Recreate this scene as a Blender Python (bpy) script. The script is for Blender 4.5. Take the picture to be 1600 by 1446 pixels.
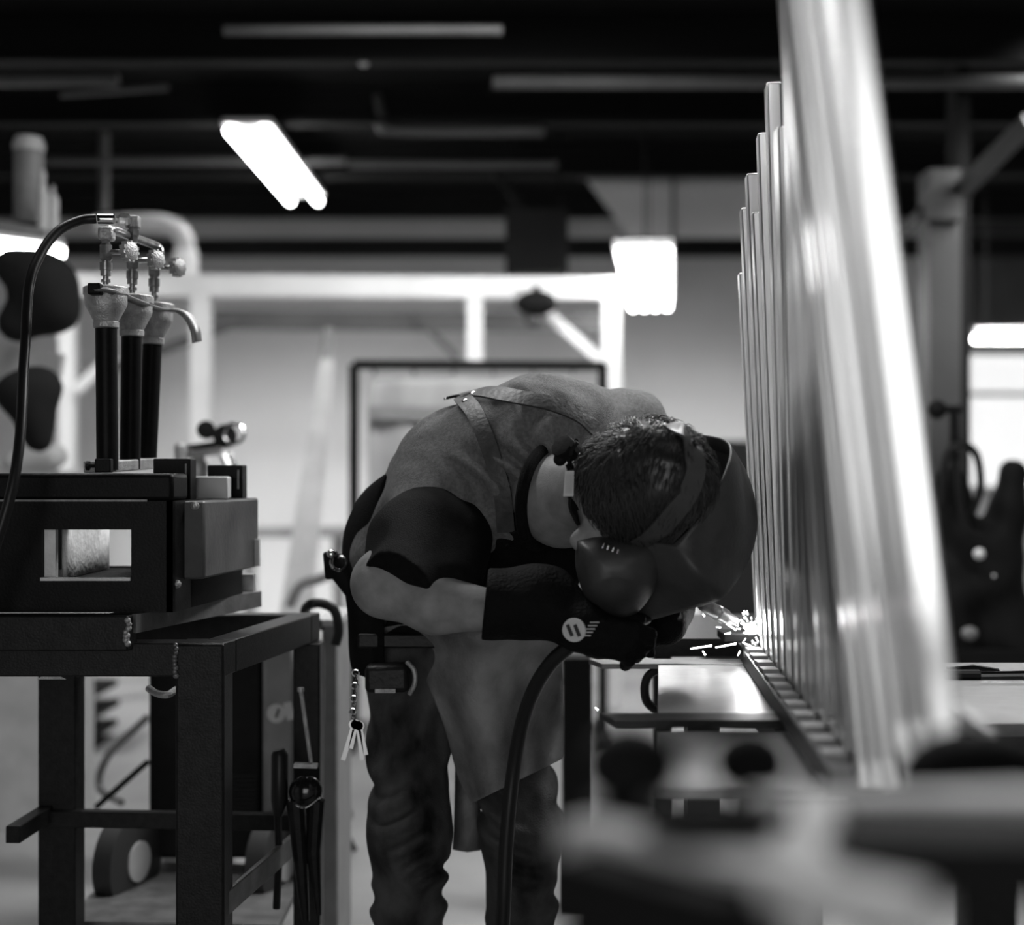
import bpy, bmesh, math, random
import numpy as np
from mathutils import Vector, Matrix
random.seed(7)
C = bpy.context.scene
for o in list(bpy.data.objects): bpy.data.objects.remove(o)
# ------------------------------------------------------------------ camera, world, exposure
F = 2222.0; CZ = 1.24; HY = 740.0
cd = bpy.data.cameras.new('camera'); cam = bpy.data.objects.new('camera', cd); C.collection.objects.link(cam)
cam.location = (0, 0, CZ); cam.rotation_euler = (math.pi/2, 0, 0)
cd.lens = 50.0; cd.sensor_width = 36.0; cd.sensor_fit = 'HORIZONTAL'; cd.shift_y = (HY-723.0)/1600.0
cd.clip_start = 0.05; cd.clip_end = 100
cd.dof.use_dof = True; cd.dof.focus_distance = 2.68; cd.dof.aperture_fstop = 1.5
C.camera = cam
w = bpy.data.worlds.new('world'); C.world = w; w.use_nodes = True
w.node_tree.nodes['Background'].inputs[0].default_value = (.5, .5, .5, 1)
w.node_tree.nodes['Background'].inputs[1].default_value = 0.02
C.view_settings.view_transform = 'Standard'; C.view_settings.look = 'None'
C.view_settings.exposure = 0.0; C.view_settings.gamma = 1.0; C.view_settings.use_curve_mapping = False

def P(px, py, Y): return Vector(((px-800)/F*Y, Y, CZ-(py-HY)/F*Y))
def PZ(px, py, z):                       # point on a level plane of height z
    Y = (CZ-z)*F/(py-HY); return P(px, py, Y)

# added unseen lamps: one large front light behind the camera, the rest overhead fills
def area(name, loc, target, sx, sy, power, spread=180):
    l = bpy.data.lights.new(name, 'AREA'); l.shape = 'RECTANGLE'; l.size = sx; l.size_y = sy; l.energy = power; l.spread = math.radians(spread)
    o = bpy.data.objects.new(name, l); C.collection.objects.link(o); o.location = loc
    o.rotation_euler = (Vector(target)-Vector(loc)).to_track_quat('-Z', 'Y').to_euler(); return o
area('added_front_light', (-.35, -3.9, 1.32), (.2, 2, 1.2), 3.3, 2.6, 88)
area('added_fill_light', (1.1, 4.0, 3.24), (.4, 2.9, 1.2), 1.6, .35, 105)
area('added_fill_light', (-.9, 3.6, 3.24), (-.5, 2.9, 1.0), 1.2, .35, 38)
area('added_fill_light', (-4.3, 8.6, 3.24), (-1.0, 11.6, 0), .4, 1.6, 62, 62)
area('added_fill_light', (3.7, 8.6, 3.24), (1.0, 11.6, 0), .4, 1.6, 62, 62)
area('added_fill_light', (-3.4, 6.6, 3.24), (-2.4, 8, 0), .4, 1.6, 60, 110)
area('added_fill_light', (2.9, 6.4, 3.24), (2.2, 8, 0), .4, 1.2, 45, 110)
area('added_fill_light', (0, 5.0, 3.24), (-.2, 8.2, 1.5), 1.6, .4, 24, 80)
# ------------------------------------------------------------------ materials
def mat(name, v, rough=.6, metal=0.0, var=0.0, vs=12.0, bump=0.0, bs=80.0, emit=0.0, stretch=None, spec=.5):
    m = bpy.data.materials.new(name); m.use_nodes = True; nt = m.node_tree; b = nt.nodes['Principled BSDF']
    c = (v, v, v, 1) if not isinstance(v, tuple) else v
    b.inputs['Base Color'].default_value = c; b.inputs['Roughness'].default_value = rough; b.inputs['Metallic'].default_value = metal
    b.inputs['Specular IOR Level'].default_value = spec
    if emit: b.inputs['Emission Color'].default_value = (1,1,1,1); b.inputs['Emission Strength'].default_value = emit
    if var or bump:
        tc = nt.nodes.new('ShaderNodeTexCoord'); mp = nt.nodes.new('ShaderNodeMapping'); nt.links.new(tc.outputs['Object'], mp.inputs[0])
        if stretch: mp.inputs['Scale'].default_value = stretch
    if var:
        n = nt.nodes.new('ShaderNodeTexNoise'); n.inputs['Scale'].default_value = vs; n.inputs['Detail'].default_value = 6
        nt.links.new(mp.outputs[0], n.inputs[0])
        r = nt.nodes.new('ShaderNodeValToRGB'); lo = max(0, v*(1-var)); hi = min(1, v*(1+var))
        r.color_ramp.elements[0].position = .32; r.color_ramp.elements[1].position = .68
        r.color_ramp.elements[0].color = (lo,lo,lo,1); r.color_ramp.elements[1].color = (hi,hi,hi,1)
        nt.links.new(n.outputs[0], r.inputs[0]); nt.links.new(r.outputs[0], b.inputs['Base Color'])
    if bump:
        n2 = nt.nodes.new('ShaderNodeTexNoise'); n2.inputs['Scale'].default_value = bs; n2.inputs['Detail'].default_value = 4
        nt.links.new(mp.outputs[0], n2.inputs[0])
        bp = nt.nodes.new('ShaderNodeBump'); bp.inputs['Strength'].default_value = bump; bp.inputs['Distance'].default_value = .01
        nt.links.new(n2.outputs[0], bp.inputs['Height']); nt.links.new(bp.outputs[0], b.inputs['Normal'])
    return m
M = dict(
 floor=mat('concrete', .30, .55, var=.25, vs=1.5, bump=.1), wall=mat('painted_wall', .55, .8, var=.08, vs=.7, bump=.05, bs=20),
 ceil=mat('dark_deck', .004, .95, spec=.1), joist=mat('dark_joist', .005, .8, spec=.2), pipe=mat('grey_pipe', .06, .5, var=.4, vs=1.2),
 white=mat('white_paint', .72, .5, var=.06, vs=4), fgrey=mat('bench_paint', .6, .5, var=.2, vs=20), lgrey=mat('light_grey_paint', .45, .5, var=.1), mgrey=mat('grey_paint', .2, .5, var=.15),
 black=mat('black_paint', .003, .45, spec=.12, var=.5, vs=30, bump=.06, bs=220), soft=mat('soot_black', .006, .8, spec=.2, bump=.2, bs=60),
 steel=mat('mill_steel', .010, .45, metal=.2, spec=.2, var=.35, vs=60, bump=.12, bs=260),
 scale=mat('pale_steel', .16, .45, metal=.5, var=.3, vs=18, bump=.1, bs=150),  # paler steel, mostly for top faces and edges
 bright=mat('bright_steel', .74, .28, metal=.95, var=.1, vs=40, stretch=(1,1,.05)),
 brushed=mat('brushed_plate', .42, .34, metal=.8, var=.15, vs=30, stretch=(1,12,1), bump=.08, bs=60),
 brass=mat('brass_fitting', .30, .3, metal=.9, var=.3, vs=60), alu=mat('cast_aluminium', .38, .42, metal=.6, var=.25, vs=50, bump=.3, bs=300),
 chrome=mat('chrome', .8, .1, metal=1), rubber=mat('black_rubber', .008, .4, spec=.3), dpipe=mat('dusty_pipe', .075, .6, var=.4, vs=1.5), liner=mat('refractory', .65, .9, var=.15, vs=20, bump=.3),
 skin=mat('skin', .22, .6, spec=.3, var=.2, vs=28, bump=.12, bs=300), hair=mat('dark_hair', .022, .38), 
 shirt=mat('cotton_shirt', .15, .95, var=.22, vs=140, bump=.5, bs=500, spec=.2), sleeve=mat('dark_shaded_cloth', .006, .9, var=.3, vs=60, bump=.4, bs=400, spec=.1),  # sleeve: much darker than the shirt, its shadow put into the colour
 jeans=mat('lit_patch_denim', .05, .85, var=.95, vs=11, bump=.5, bs=450, spec=.2, stretch=(1,1,.6)), leather=mat('apron_leather', .17, .7, var=.55, vs=9, bump=.35, bs=180),  # jeans and apron: fold highlights and shading put into the colour variation
 strap=mat('leather_strap', .045, .5, var=.25, vs=60, bump=.2), glove=mat('black_glove', .004, .75, spec=.12, bump=.4, bs=150),
 mask=mat('mask_shell', .042, .45, spec=.4, var=.3, vs=14, bump=.08, bs=120), tape=mat('white_label', .55, .6), print=mat('print_black', .01, .6),
 tube=mat('lamp_tube', .9, .5, emit=22.0), arc=mat('welding_arc', 1.0, .5, emit=60.0), spark=mat('hot_spark', 1.0, .5, emit=14.0),
 pane=mat('lit_window', .9, .3, emit=.75), curtain=mat('weld_curtain', .33, .5, var=.12, vs=3), fabric=mat('dark_cloth', .012, .9, spec=.2), 
 wheel=mat('rubber_wheel', .03, .6), base=mat('black_leather', .006, .5, spec=.3, bump=.2))
# ------------------------------------------------------------------ mesh helpers
ORG = {}
def props(o, label=None, cat=None, group=None, kind=None):
    if label: o['label'] = label
    if cat: o['category'] = cat
    if group: o['group'] = group
    if kind: o['kind'] = kind
    return o
def thing(name, label, cat, loc, group=None):
    o = bpy.data.objects.new(name, None); o.empty_display_size = .05; C.collection.objects.link(o)
    o.location = loc; ORG[o] = Vector(loc); return props(o, label, cat, group)
def link(name, me, m, parent=None, smooth=True, origin=None):
    vs = np.empty(len(me.vertices)*3); me.vertices.foreach_get('co', vs); vs = vs.reshape(-1,3)
    if parent is None:
        org = Vector(origin) if origin is not None else Vector(((vs[:,0].min()+vs[:,0].max())/2, (vs[:,1].min()+vs[:,1].max())/2, vs[:,2].min()))
    else: org = ORG[parent]
    vs -= np.array(org)[None]; me.vertices.foreach_set('co', vs.ravel()); me.update()
    me.materials.append(m)
    if smooth: 
        for p in me.polygons: p.use_smooth = True
        if smooth == 'auto':
            try: me.set_sharp_from_angle(angle=math.radians(35))
            except Exception: pass
    o = bpy.data.objects.new(name, me); C.collection.objects.link(o)
    if parent is None: o.location = org
    else: o.parent = parent
    ORG[o] = org; return o
class MB:
    def __init__(s): s.b = bmesh.new()
    def hexa(s, p):                         # 8 points: bottom ring 0-3, top ring 4-7
        v = [s.b.verts.new(q) for q in p]
        for f in ((3,2,1,0),(4,5,6,7),(0,1,5,4),(1,2,6,5),(2,3,7,6),(3,0,4,7)): s.b.faces.new([v[i] for i in f])
        return s
    def box(s, x0, x1, y0, y1, z0, z1):
        return s.hexa([(x0,y0,z0),(x1,y0,z0),(x1,y1,z0),(x0,y1,z0),(x0,y0,z1),(x1,y0,z1),(x1,y1,z1),(x0,y1,z1)])
    def quad(s, fp, z0, z1):                # footprint of four xy points
        return s.hexa([(p[0],p[1],z0) for p in fp]+[(p[0],p[1],z1) for p in fp])
    def bar(s, a, b, w, h, up=(0,0,1)):     # rectangular bar from a to b
        a, b = Vector(a), Vector(b); d = (b-a).normalized(); u = Vector(up)
        r = d.cross(u)
        if r.length < 1e-4: r = d.cross(Vector((1,0,0)))
        r.normalize(); u = r.cross(d).normalized(); r *= w/2; u *= h/2
        return s.hexa([a-r-u, a+r-u, b+r-u, b-r-u, a-r+u, a+r+u, b+r+u, b-r+u])
    def tube(s, pts, r, n=12, cap=True):
        pts = [Vector(p) for p in pts]; rr = r if isinstance(r, (list, tuple)) else [r]*len(pts)
        rings = []; u = None
        for i, p in enumerate(pts):
            d = (pts[min(i+1, len(pts)-1)]-pts[max(i-1, 0)]).normalized()
            if u is None: u = d.orthogonal().normalized()
            u = (u-d*u.dot(d)).normalized(); v = d.cross(u)
            rings.append([s.b.verts.new(p+(u*math.cos(t*2*math.pi/n)+v*math.sin(t*2*math.pi/n))*rr[i]) for t in range(n)])
        for a, b in zip(rings, rings[1:]):
            for t in range(n): s.b.faces.new((a[t], a[(t+1)%n], b[(t+1)%n], b[t]))
        if cap: s.b.faces.new(rings[0][::-1]); s.b.faces.new(rings[-1])
        return s
    def lathe(s, a, d, prof, n=24):         # prof: (distance along d, radius)
        a, d = Vector(a), Vector(d).normalized()
        return s.tube_r(a, d, prof, n)
    def tube_r(s, a, d, prof, n):
        u = d.orthogonal().normalized(); v = d.cross(u); rings = []
        for h, r in prof: rings.append([s.b.verts.new(a+d*h+(u*math.cos(t*2*math.pi/n)+v*math.sin(t*2*math.pi/n))*max(r,1e-5)) for t in range(n)])
        for p, q in zip(rings, rings[1:]):
            for t in range(n): s.b.faces.new((p[t], p[(t+1)%n], q[(t+1)%n], q[t]))
        s.b.faces.new(rings[0][::-1]); s.b.faces.new(rings[-1]); return s
    def ball(s, c, r, sc=(1,1,1)):
        m = Matrix.Translation(c) @ Matrix.Diagonal((r*sc[0], r*sc[1], r*sc[2], 1)); bmesh.ops.create_uvsphere(s.b, u_segments=16, v_segments=10, radius=1, matrix=m); return s
    def torus(s, c, ax, R, r, n=28, k=8, a0=0, a1=2*math.pi):
        c, ax = Vector(c), Vector(ax).normalized(); u = ax.orthogonal().normalized(); v = ax.cross(u)
        full = abs(a1-a0-2*math.pi) < 1e-6; pts = [c+(u*math.cos(a0+(a1-a0)*i/n)+v*math.sin(a0+(a1-a0)*i/n))*R for i in range(n+1)]
        return s.tube(pts, r, k, cap=not full)
    def build(s, name, m, parent=None, bevel=0, smooth='auto', **kw):
        bmesh.ops.recalc_face_normals(s.b, faces=s.b.faces)
        me = bpy.data.meshes.new(name); s.b.to_mesh(me); s.b.free()
        o = link(name, me, m, parent, smooth)
        if bevel: bv = o.modifiers.new('bevel', 'BEVEL'); bv.width = bevel; bv.segments = 2; bv.limit_method = 'ANGLE'
        if kw: props(o, **kw)
        return o
def smoothpath(pts, n=8):
    pts = [Vector(p) for p in pts]; out = []; q = [pts[0]*2-pts[1]]+pts+[pts[-1]*2-pts[-2]]
    for i in range(1, len(q)-2):
        for k in range(n):
            t = k/n; a, b, c, d = q[i-1:i+3]
            out.append(.5*((2*b)+(c-a)*t+(2*a-5*b+4*c-d)*t*t+(3*b-a-3*c+d)*t*t*t))
    out.append(pts[-1]); return out
# ------------------------------------------------------------------ distance-field modelling for the figure
def rc(a, b, ra, rb):
    a, b = np.array(a), np.array(b); ab = b-a; L = ab.dot(ab)
    def f(p):
        t = np.clip(((p-a)@ab)/L, 0, 1); return np.linalg.norm(p-a-t[...,None]*ab, axis=-1)-(ra+(rb-ra)*t)
    return f
def ell(c, r, R=None):
    c = np.array(c); r = np.array(r); R = np.eye(3) if R is None else np.array(R)   # rows of R are the ellipsoid's axes
    def f(p):
        q = ((p-c)@R.T)/r; k = np.linalg.norm(q, axis=-1); return (k-1)*r.min()*np.where(k > 1, 1, 1)
    return f
def smin(a, b, k):
    h = np.clip(.5+.5*(b-a)/k, 0, 1); return b*(1-h)+a*h-k*h*(1-h)
def U(fs, k):
    def f(p):
        d = fs[0](p)
        for g in fs[1:]: d = smin(d, g(p), k)
        return d
    return f
def cutp(f, c, n):                       # keep the side opposite to n
    c, n = np.array(c), np.array(Vector(n).normalized())
    return lambda p: np.maximum(f(p), (p-c)@n)
def surface(name, f, lo, hi, h, m, parent, smooth=True):
    lo, hi = np.array(lo, float), np.array(hi, float); n = np.ceil((hi-lo)/h).astype(int)+1
    ax = [lo[i]+h*np.arange(n[i]) for i in range(3)]
    V = np.empty(n)
    for i in range(n[0]):
        Yg, Zg = np.meshgrid(ax[1], ax[2], indexing='ij'); V[i] = f(np.stack([np.full_like(Yg, ax[0][i]), Yg, Zg], -1))
    S = V < 0; c = n-1; cnt = np.zeros(c); acc = np.zeros((*c, 3))
    base = np.stack(np.meshgrid(*[np.arange(k) for k in c], indexing='ij'), -1).astype(float)
    corners = [(i,j,k) for i in (0,1) for j in (0,1) for k in (0,1)]
    sl = lambda A, o: A[o[0]:o[0]+c[0], o[1]:o[1]+c[1], o[2]:o[2]+c[2]]
    for a in corners:
        for d in range(3):
            if a[d]: continue
            b = list(a); b[d] = 1
            va, vb = sl(V, a), sl(V, b); cr = (va < 0) != (vb < 0)
            t = np.where(cr, va/np.where(cr, va-vb, 1), 0)
            pos = base+np.array(a); pos[..., d] = pos[..., d]+t
            acc += pos*cr[..., None]; cnt += cr
    act = cnt > 0; idx = -np.ones(c, int); idx[act] = np.arange(act.sum())
    verts = lo+h*(acc[act]/cnt[act][:, None]); faces = []
    for d in range(3):
        e = [0,0,0]; e[d] = 1; u, v = (d+1)%3, (d+2)%3
        A = S[tuple(slice(0, n[i]-e[i]) for i in range(3))]; B = S[tuple(slice(e[i], n[i]) for i in range(3))]
        I = np.argwhere(A != B); ok = (I[:,u] > 0) & (I[:,v] > 0) & (I[:,u] < c[u]) & (I[:,v] < c[v]) & (I[:,d] < c[d]); I = I[ok]
        fl = A[tuple(I.T)]
        def g(du, dv):
            J = I.copy(); J[:,u] -= du; J[:,v] -= dv; return idx[tuple(J.T)]
        Q = np.stack([g(1,1), g(0,1), g(0,0), g(1,0)], 1); Q[~fl] = Q[~fl][:, ::-1]; faces.append(Q)
    Q = np.concatenate(faces); Q = Q[(Q >= 0).all(1)]
    me = bpy.data.meshes.new(name); me.from_pydata(verts.tolist(), [], Q.tolist()); me.update(); me.validate()
    return link(name, me, m, parent, smooth)
O3 = np.array([0, 0, CZ])
def hit(f, px, py, y0=1.8):
    d = np.array(P(px, py, 1.0))-O3; d /= np.linalg.norm(d); t = y0; best = (9, None)
    for _ in range(200):
        p = O3+d*t; s = float(f(p[None])[0])
        if s < best[0]: best = (s, p)
        if s < .0005 or t > 4: break
        t += max(s*.7, .0005)
    p = best[1]
    e = 1e-3; g = np.array([float(f((p+np.eye(3)[i]*e)[None])[0]-f((p-np.eye(3)[i]*e)[None])[0]) for i in range(3)])
    return Vector(p), Vector(g).normalized()
def ribbon(f, pix, width, thick, name, m, parent, n=6, off=.002, nn=None):
    pts = smoothpath([Vector((a, b, 0)) for a, b in pix], n); H = [hit(f, p.x, p.y) for p in pts]
    H = [h for h in H if h[0] is not None]; b = bmesh.new(); rings = []
    if len(H) < 2: print('RIBBON MISS', name, pix[0]); return None
    ws = width if isinstance(width, (list, tuple)) else [width, width]
    for i, (p, nrm) in enumerate(H):
        d = (H[min(i+1, len(H)-1)][0]-H[max(i-1, 0)][0]).normalized(); s = d.cross(nrm).normalized(); nr = s.cross(d).normalized()
        if nr.dot(nrm) < 0: nr = -nr
        wd = ws[0]+(ws[1]-ws[0])*i/max(1, len(H)-1)
        q = p+nr*off; rings.append([b.verts.new(q+s*x*wd/2+nr*z*thick) for x, z in ((-1,-.6),(-1,.9),(-.8,1),(0,1.15),(.8,1),(1,.9),(1,-.6))])
    for A, B in zip(rings, rings[1:]):
        for t in range(7): b.faces.new((A[t], A[(t+1)%7], B[(t+1)%7], B[t]))
    b.faces.new(rings[0][::-1]); b.faces.new(rings[-1]); bmesh.ops.recalc_face_normals(b, faces=b.faces)
    me = bpy.data.meshes.new(name); b.to_mesh(me); b.free(); return link(name, me, m, parent, 'auto')
def sheet(name, rows, m, parent, thick=.004, sub=2):     # rows of equal length, points in space
    b = bmesh.new(); V = [[b.verts.new(p) for p in r] for r in rows]
    for r0, r1 in zip(V, V[1:]):
        for i in range(len(r0)-1): b.faces.new((r0[i], r0[i+1], r1[i+1], r1[i]))
    bmesh.ops.recalc_face_normals(b, faces=b.faces)
    me = bpy.data.meshes.new(name); b.to_mesh(me); b.free(); o = link(name, me, m, parent, True)
    so = o.modifiers.new('thick', 'SOLIDIFY'); so.thickness = thick; so.offset = 0
    if sub: su = o.modifiers.new('sub', 'SUBSURF'); su.levels = sub; su.render_levels = sub
    return o
def struct(o): o['kind'] = 'structure'; return o
# ------------------------------------------------------------------ the room
CH = 3.4
struct(MB().box(-5, 4.6, -4, 12, -.1, 0).build('floor', M['floor']))
struct(MB().box(-5, 4.6, -4, 12, CH, CH+.1).build('ceiling', M['ceil']))
struct(MB().box(-5, 4.6, 12, 12.12, 0, CH).build('wall_back', M['wall']))
struct(MB().box(-5.12, -5, -4, 12.12, 0, CH).build('wall_left', M['wall']))
struct(MB().box(4.6, 4.72, -4, 12.12, 0, CH).build('wall_right', M['wall']))
struct(MB().box(-5, 4.6, -4.12, -4, 0, CH).build('wall_front', M['wall']))
d = struct(MB().box(-4.995, -4.9, -2.1, -1.85, 0, 2.6).box(-4.995, -4.9, .65, .9, 0, 2.6).box(-4.995, -4.9, -1.85, .65, 2.45, 2.6).build('door_1', M['mgrey']))
wn = thing('window_1', None, None, P(1580, 800, 11.98)); struct(wn)
x0, x1 = (1512-800)/F*11.9, 4.55; zt, zb = CZ+(740-555)/F*11.9, CZ+(740-760)/F*11.9
MB().box(x0, x1, 11.93, 11.96, zb, zt).build('pane', M['pane'], wn)
MB().box(x0-.06, x0, 11.88, 12, zb-.06, zt+.06).box(x0, x1, 11.88, 12, zt, zt+.06).box(x0, x1, 11.88, 12, zb-.06, zb).box(x0, x1, 11.89, 11.94, (zt+zb)/2+.2, (zt+zb)/2+.24).build('window_frame', M['lgrey'], wn)
# joists under the roof deck
for i, Y in enumerate((5.6, 6.8, 8.0, 9.4, 10.9)):
    j = MB().box(-4.98, 4.58, Y-.05, Y+.05, CH-.2, CH-.17).box(-4.98, 4.58, Y-.008, Y+.008, CH-.17, CH-.02).box(-4.98, 4.58, Y-.05, Y+.05, CH-.02, CH).build('trim_%d' % (i+1), M['joist']); struct(j)
def pipe_row(name, label, cat, px0, px1, py, z, r, m, group=None, drop=None, py1=None):
    Y = (z-CZ)*F/(740-py); a = P(px0, py, Y); b = P(px1, py if py1 is None else py1, Y)
    pts = [a, b]
    if drop: pts = [a, b, b+Vector((.08, 0, -.02)), b+Vector((.1, 0, -.1)), b+Vector((.1, 0, -drop))]
    return props(MB().tube(pts, r, 12).build(name, m), label, cat, group)
pipe_row('ceiling_pipe', 'pale straight pipe along the top edge above the left strip lamp', 'pipe', 350, 785, 47, 3.12, .022, M['dpipe'])
pipe_row('ceiling_pipe', 'long grey duct-like pipe crossing high up toward the right edge', 'pipe', 770, 1640, 128, 3.1, .032, M['dpipe'])
pipe_row('ceiling_pipe', 'short pale pipe high at the left edge', 'pipe', -60, 185, 125, 3.1, .032, M['dpipe'])
pipe_row('ceiling_pipe', 'thin grey conduit sloping up below the short pale pipe', 'pipe', 95, 262, 148, 3.05, .016, M['pipe'], py1=136)
pipe_row('ceiling_pipe', 'grey elbow conduit passing behind the left strip lamp', 'pipe', 60, 540, 252, 3.17, .025, M['pipe'])
pipe_row('ceiling_pipe', 'faint conduit low under the roof in the middle', 'pipe', 545, 870, 257, 3.08, .022, M['pipe'])
props(MB().tube(smoothpath([P(590,150,8.0), P(600,190,8.0), P(615,204,8.0), P(850,205,8.0)], 6), .028, 12).build('bent_conduit', M['pipe']), 'grey conduit bent like a hockey stick under the roof', 'pipe')
props(MB().tube([Vector((P(163,0,9.0).x,9,CH)), P(163,330,9.0)], .03, 12).build('drop_pipe', M['pipe']), 'short vertical pipe dropping above the burners', 'pipe')
props(MB().box(-4.9, 4.5, 11.0, 11.12, 2.93, 3.06).build('roof_beam', M['joist']), 'long dark beam across the top of the far wall', 'beam')
pl = thing('pendant_bracket', 'small dark hanger with a pale knob high above the worker', 'bracket', P(568, 60, 6.8))
MB().tube([P(568,60,6.8), P(568,92,6.8)], .008, 8).build('rod', M['joist'], pl); MB().ball(P(568,95,6.8), .028).build('knob', M['lgrey'], pl)
dk = thing('air_duct', 'pale boxy air duct hanging below the dark roof, right of centre', 'duct', P(1030, 380, 9.8))
MB().hexa([P(985,372,9.8), P(1180,372,9.8), P(1180,372,10.6), P(985,372,10.6), P(912,276,9.8), P(1180,276,9.8), P(1180,276,10.6), P(912,276,10.6)]).build('duct_body', M['wall'], dk)
MB().bar(P(1052,276,9.79), P(1052,372,9.79), .02, .02).bar(P(905,274,9.78), P(1180,274,9.78), .06, .05).build('flange', M['pipe'], dk)
uh = thing('unit_heater', 'dark box heater hanging from the roof in the middle of the shop', 'heater', P(835, 430, 9))
MB().box(P(790,0,9).x, P(886,0,9).x, 8.8, 9.3, P(0,432,9).z, P(0,335,9).z).build('housing', M['soft'], uh, bevel=.01)
for x in (800, 875): MB().tube([P(x,336,9), Vector((P(x,336,9).x, 9, CH))], .012, 8).build('hanger_rod', M['joist'], uh)
MB().bar(P(760,250,8.9), P(830,345,8.9), .06, .04).build('flue', M['joist'], uh)
for k in range(5): MB().box(P(797,0,8.79).x, P(880,0,8.79).x, 8.785, 8.8, P(0,350+k*16,8.8).z-.01, P(0,350+k*16,8.8).z+.01).build('louver', M['joist'], uh)
# ------------------------------------------------------------------ strip lamps
def lamp(name, label, pts, n_t, sep, hangz=CH, group=None):
    a, b = pts; t = thing(name, label, 'lamp', (a+b)/2); d = (b-a).normalized(); s = d.cross(Vector((0,0,1))).normalized()
    wtot = sep*(n_t-1)+.08
    MB().bar(a+Vector((0,0,.05)), b+Vector((0,0,.05)), wtot, .04).build('reflector', M['white'], t, bevel=.008)
    for k in range(n_t):
        o = s*(k-(n_t-1)/2)*sep; MB().tube([a+o, b+o], .022, 12).build('lamp_tube', M['tube'], t)
    for q in (a*.85+b*.15, a*.15+b*.85): MB().tube([q+Vector((0,0,.07)), Vector((q.x, q.y, hangz))], .004, 6).build('hanger', M['joist'], t)
    return t
lamp('strip_lamp', 'twin-tube strip lamp glowing under the dark roof, upper left', [Vector((-1.44,7.72,3.1)), Vector((-1.42,9.72,3.1))], 2, .19)
lamp('strip_lamp', 'wide multi-tube lamp glowing above the white frame, right of the worker\'s back', [Vector((.66,7.15,2.35)), Vector((.92,9.48,2.35))], 4, .075)
lamp('strip_lamp', 'strip lamp cut by the left edge behind the curved gas hose', [P(-60,378,8.4), P(98,398,8.6)], 2, .14)
lamp('strip_lamp', 'short glowing tube lamp at the right edge above the bright window', [P(1522,530,9.5), P(1640,530,9.5)], 1, .1)
# ------------------------------------------------------------------ white steel frame at the back
fr = thing('storage_rack', 'white steel storage frame standing along the back of the shop', 'rack', (P(530,0,7.6).x, 7.6, 0))
def vpost(px, w, Y, y0, m, nm='post', z0=0): x = P(px,0,Y).x; MB().box(x-w/2, x+w/2, Y-w/2, Y+w/2, z0, P(0,y0,Y).z).build(nm, m, fr)
MB().bar(P(98,447,7.6), P(985,452,7.6), .1, .12).build('top_beam', M['white'], fr, bevel=.01)
MB().bar(P(330,500,9.0), P(960,505,9.0), .08, .12).build('rear_beam', M['pipe'], fr)
vpost(315, .10, 7.6, 455, M['white']); vpost(107, .08, 7.6, 455, M['white']); vpost(955, .10, 7.6, 450, M['white']); vpost(742, .085, 7.6, 455, M['white'], 'hanging_post', P(0,568,7.6).z)
MB().bar(P(855,490,7.5), P(940,565,7.5), .055, .055).build('brace', M['white'], fr)
MB().bar(P(120,610,7.5), P(178,556,7.5), .055, .055).build('brace', M['white'], fr)
MB().bar(P(645,490,8.9), P(715,560,8.9), .04, .04).build('brace', M['pipe'], fr)
MB().bar(P(105,600,8.0), P(370,505,8.9), .05, .05).build('brace', M['pipe'], fr)
MB().bar(P(805,455,7.5), P(850,500,7.5), .05, .05).build('brace', M['lgrey'], fr)
hw = thing('chain_hoist', 'small dark hoist block hanging from the white frame above the worker', 'hoist', P(838,492,7.3))
MB().ball(P(838,474,7.3), .09, (1.2,.8,.75)).build('hoist_body', M['soft'], hw); MB().tube([P(838,478,7.3), P(838,458,7.36), P(838,450,7.56)], .02).build('hook', M['soft'], hw); MB().tube(smoothpath([P(828,480,7.3),P(822,500,7.3),P(835,512,7.3),P(845,500,7.3)],4), .008,8).build('chain', M['joist'], hw)
dp = thing('curved_duct', 'pale curved pipe elbow on the wall behind the burner valves', 'pipe', P(250,450,8.2))
MB().tube(smoothpath([P(150,352,8.2), P(215,348,8.2), P(262,352,8.2), P(288,375,8.2), P(292,440,8.2)], 8), .055, 16).build('elbow', M['lgrey'], dp)
MB().tube([P(290,392,8.2), P(292,440,8.2)], .068, 16).build('collar', M['white'], dp)
sc = thing('welding_screen', 'dark tube framed screen with grey curtain behind the worker\'s back', 'screen', (P(750,0,6.6).x, 6.6, 0))
def sbar(a, b): return MB().tube([a, b], .024, 10)
sbar(P(553,570,6.6), P(945,572,6.6)).build('top_rail', M['soft'], sc); 
for x in (553, 942): q = P(x,570,6.6); sbar(q, Vector((q.x, q.y, .03))).build('upright', M['soft'], sc); MB().box(q.x-.03, q.x+.03, 6.3, 6.9, 0, .04).build('foot', M['soft'], sc)
sheet('curtain', [[Vector((P(575+i*18,0,6.6).x, 6.6+.02*math.sin(i*1.4), z)) for i in range(20)] for z in np.linspace(.25, P(0,585,6.6).z, 6)], M['curtain'], sc, .006, 1)
for i in range(6): MB().torus(P(585+i*62,576,6.6), (1,0,0), .03, .004, 12, 6).build('ring', M['steel'], sc)
MB().bar(P(575,645,6.56), P(930,650,6.56), .01, .06).build('band', M['mgrey'], sc)
props(MB().hexa([P(400,1189,6.1), P(470,1189,6.1), P(470,1189,6.14), P(400,1189,6.14), P(500,560,7.2), P(522,560,7.2), P(522,560,7.24), P(500,560,7.24)]).build('leaning_board', M['lgrey']), 'long pale board leaning upright left of the welding screen', 'board')
props(MB().tube([P(514,515,7.6), P(497,640,7.4), Vector((P(455,900,7).x,7.0,0))], .03, 8).build('leaning_pole', M['mgrey']), 'dark pole leaning on the wall beside the pale board', 'pole')
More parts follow.
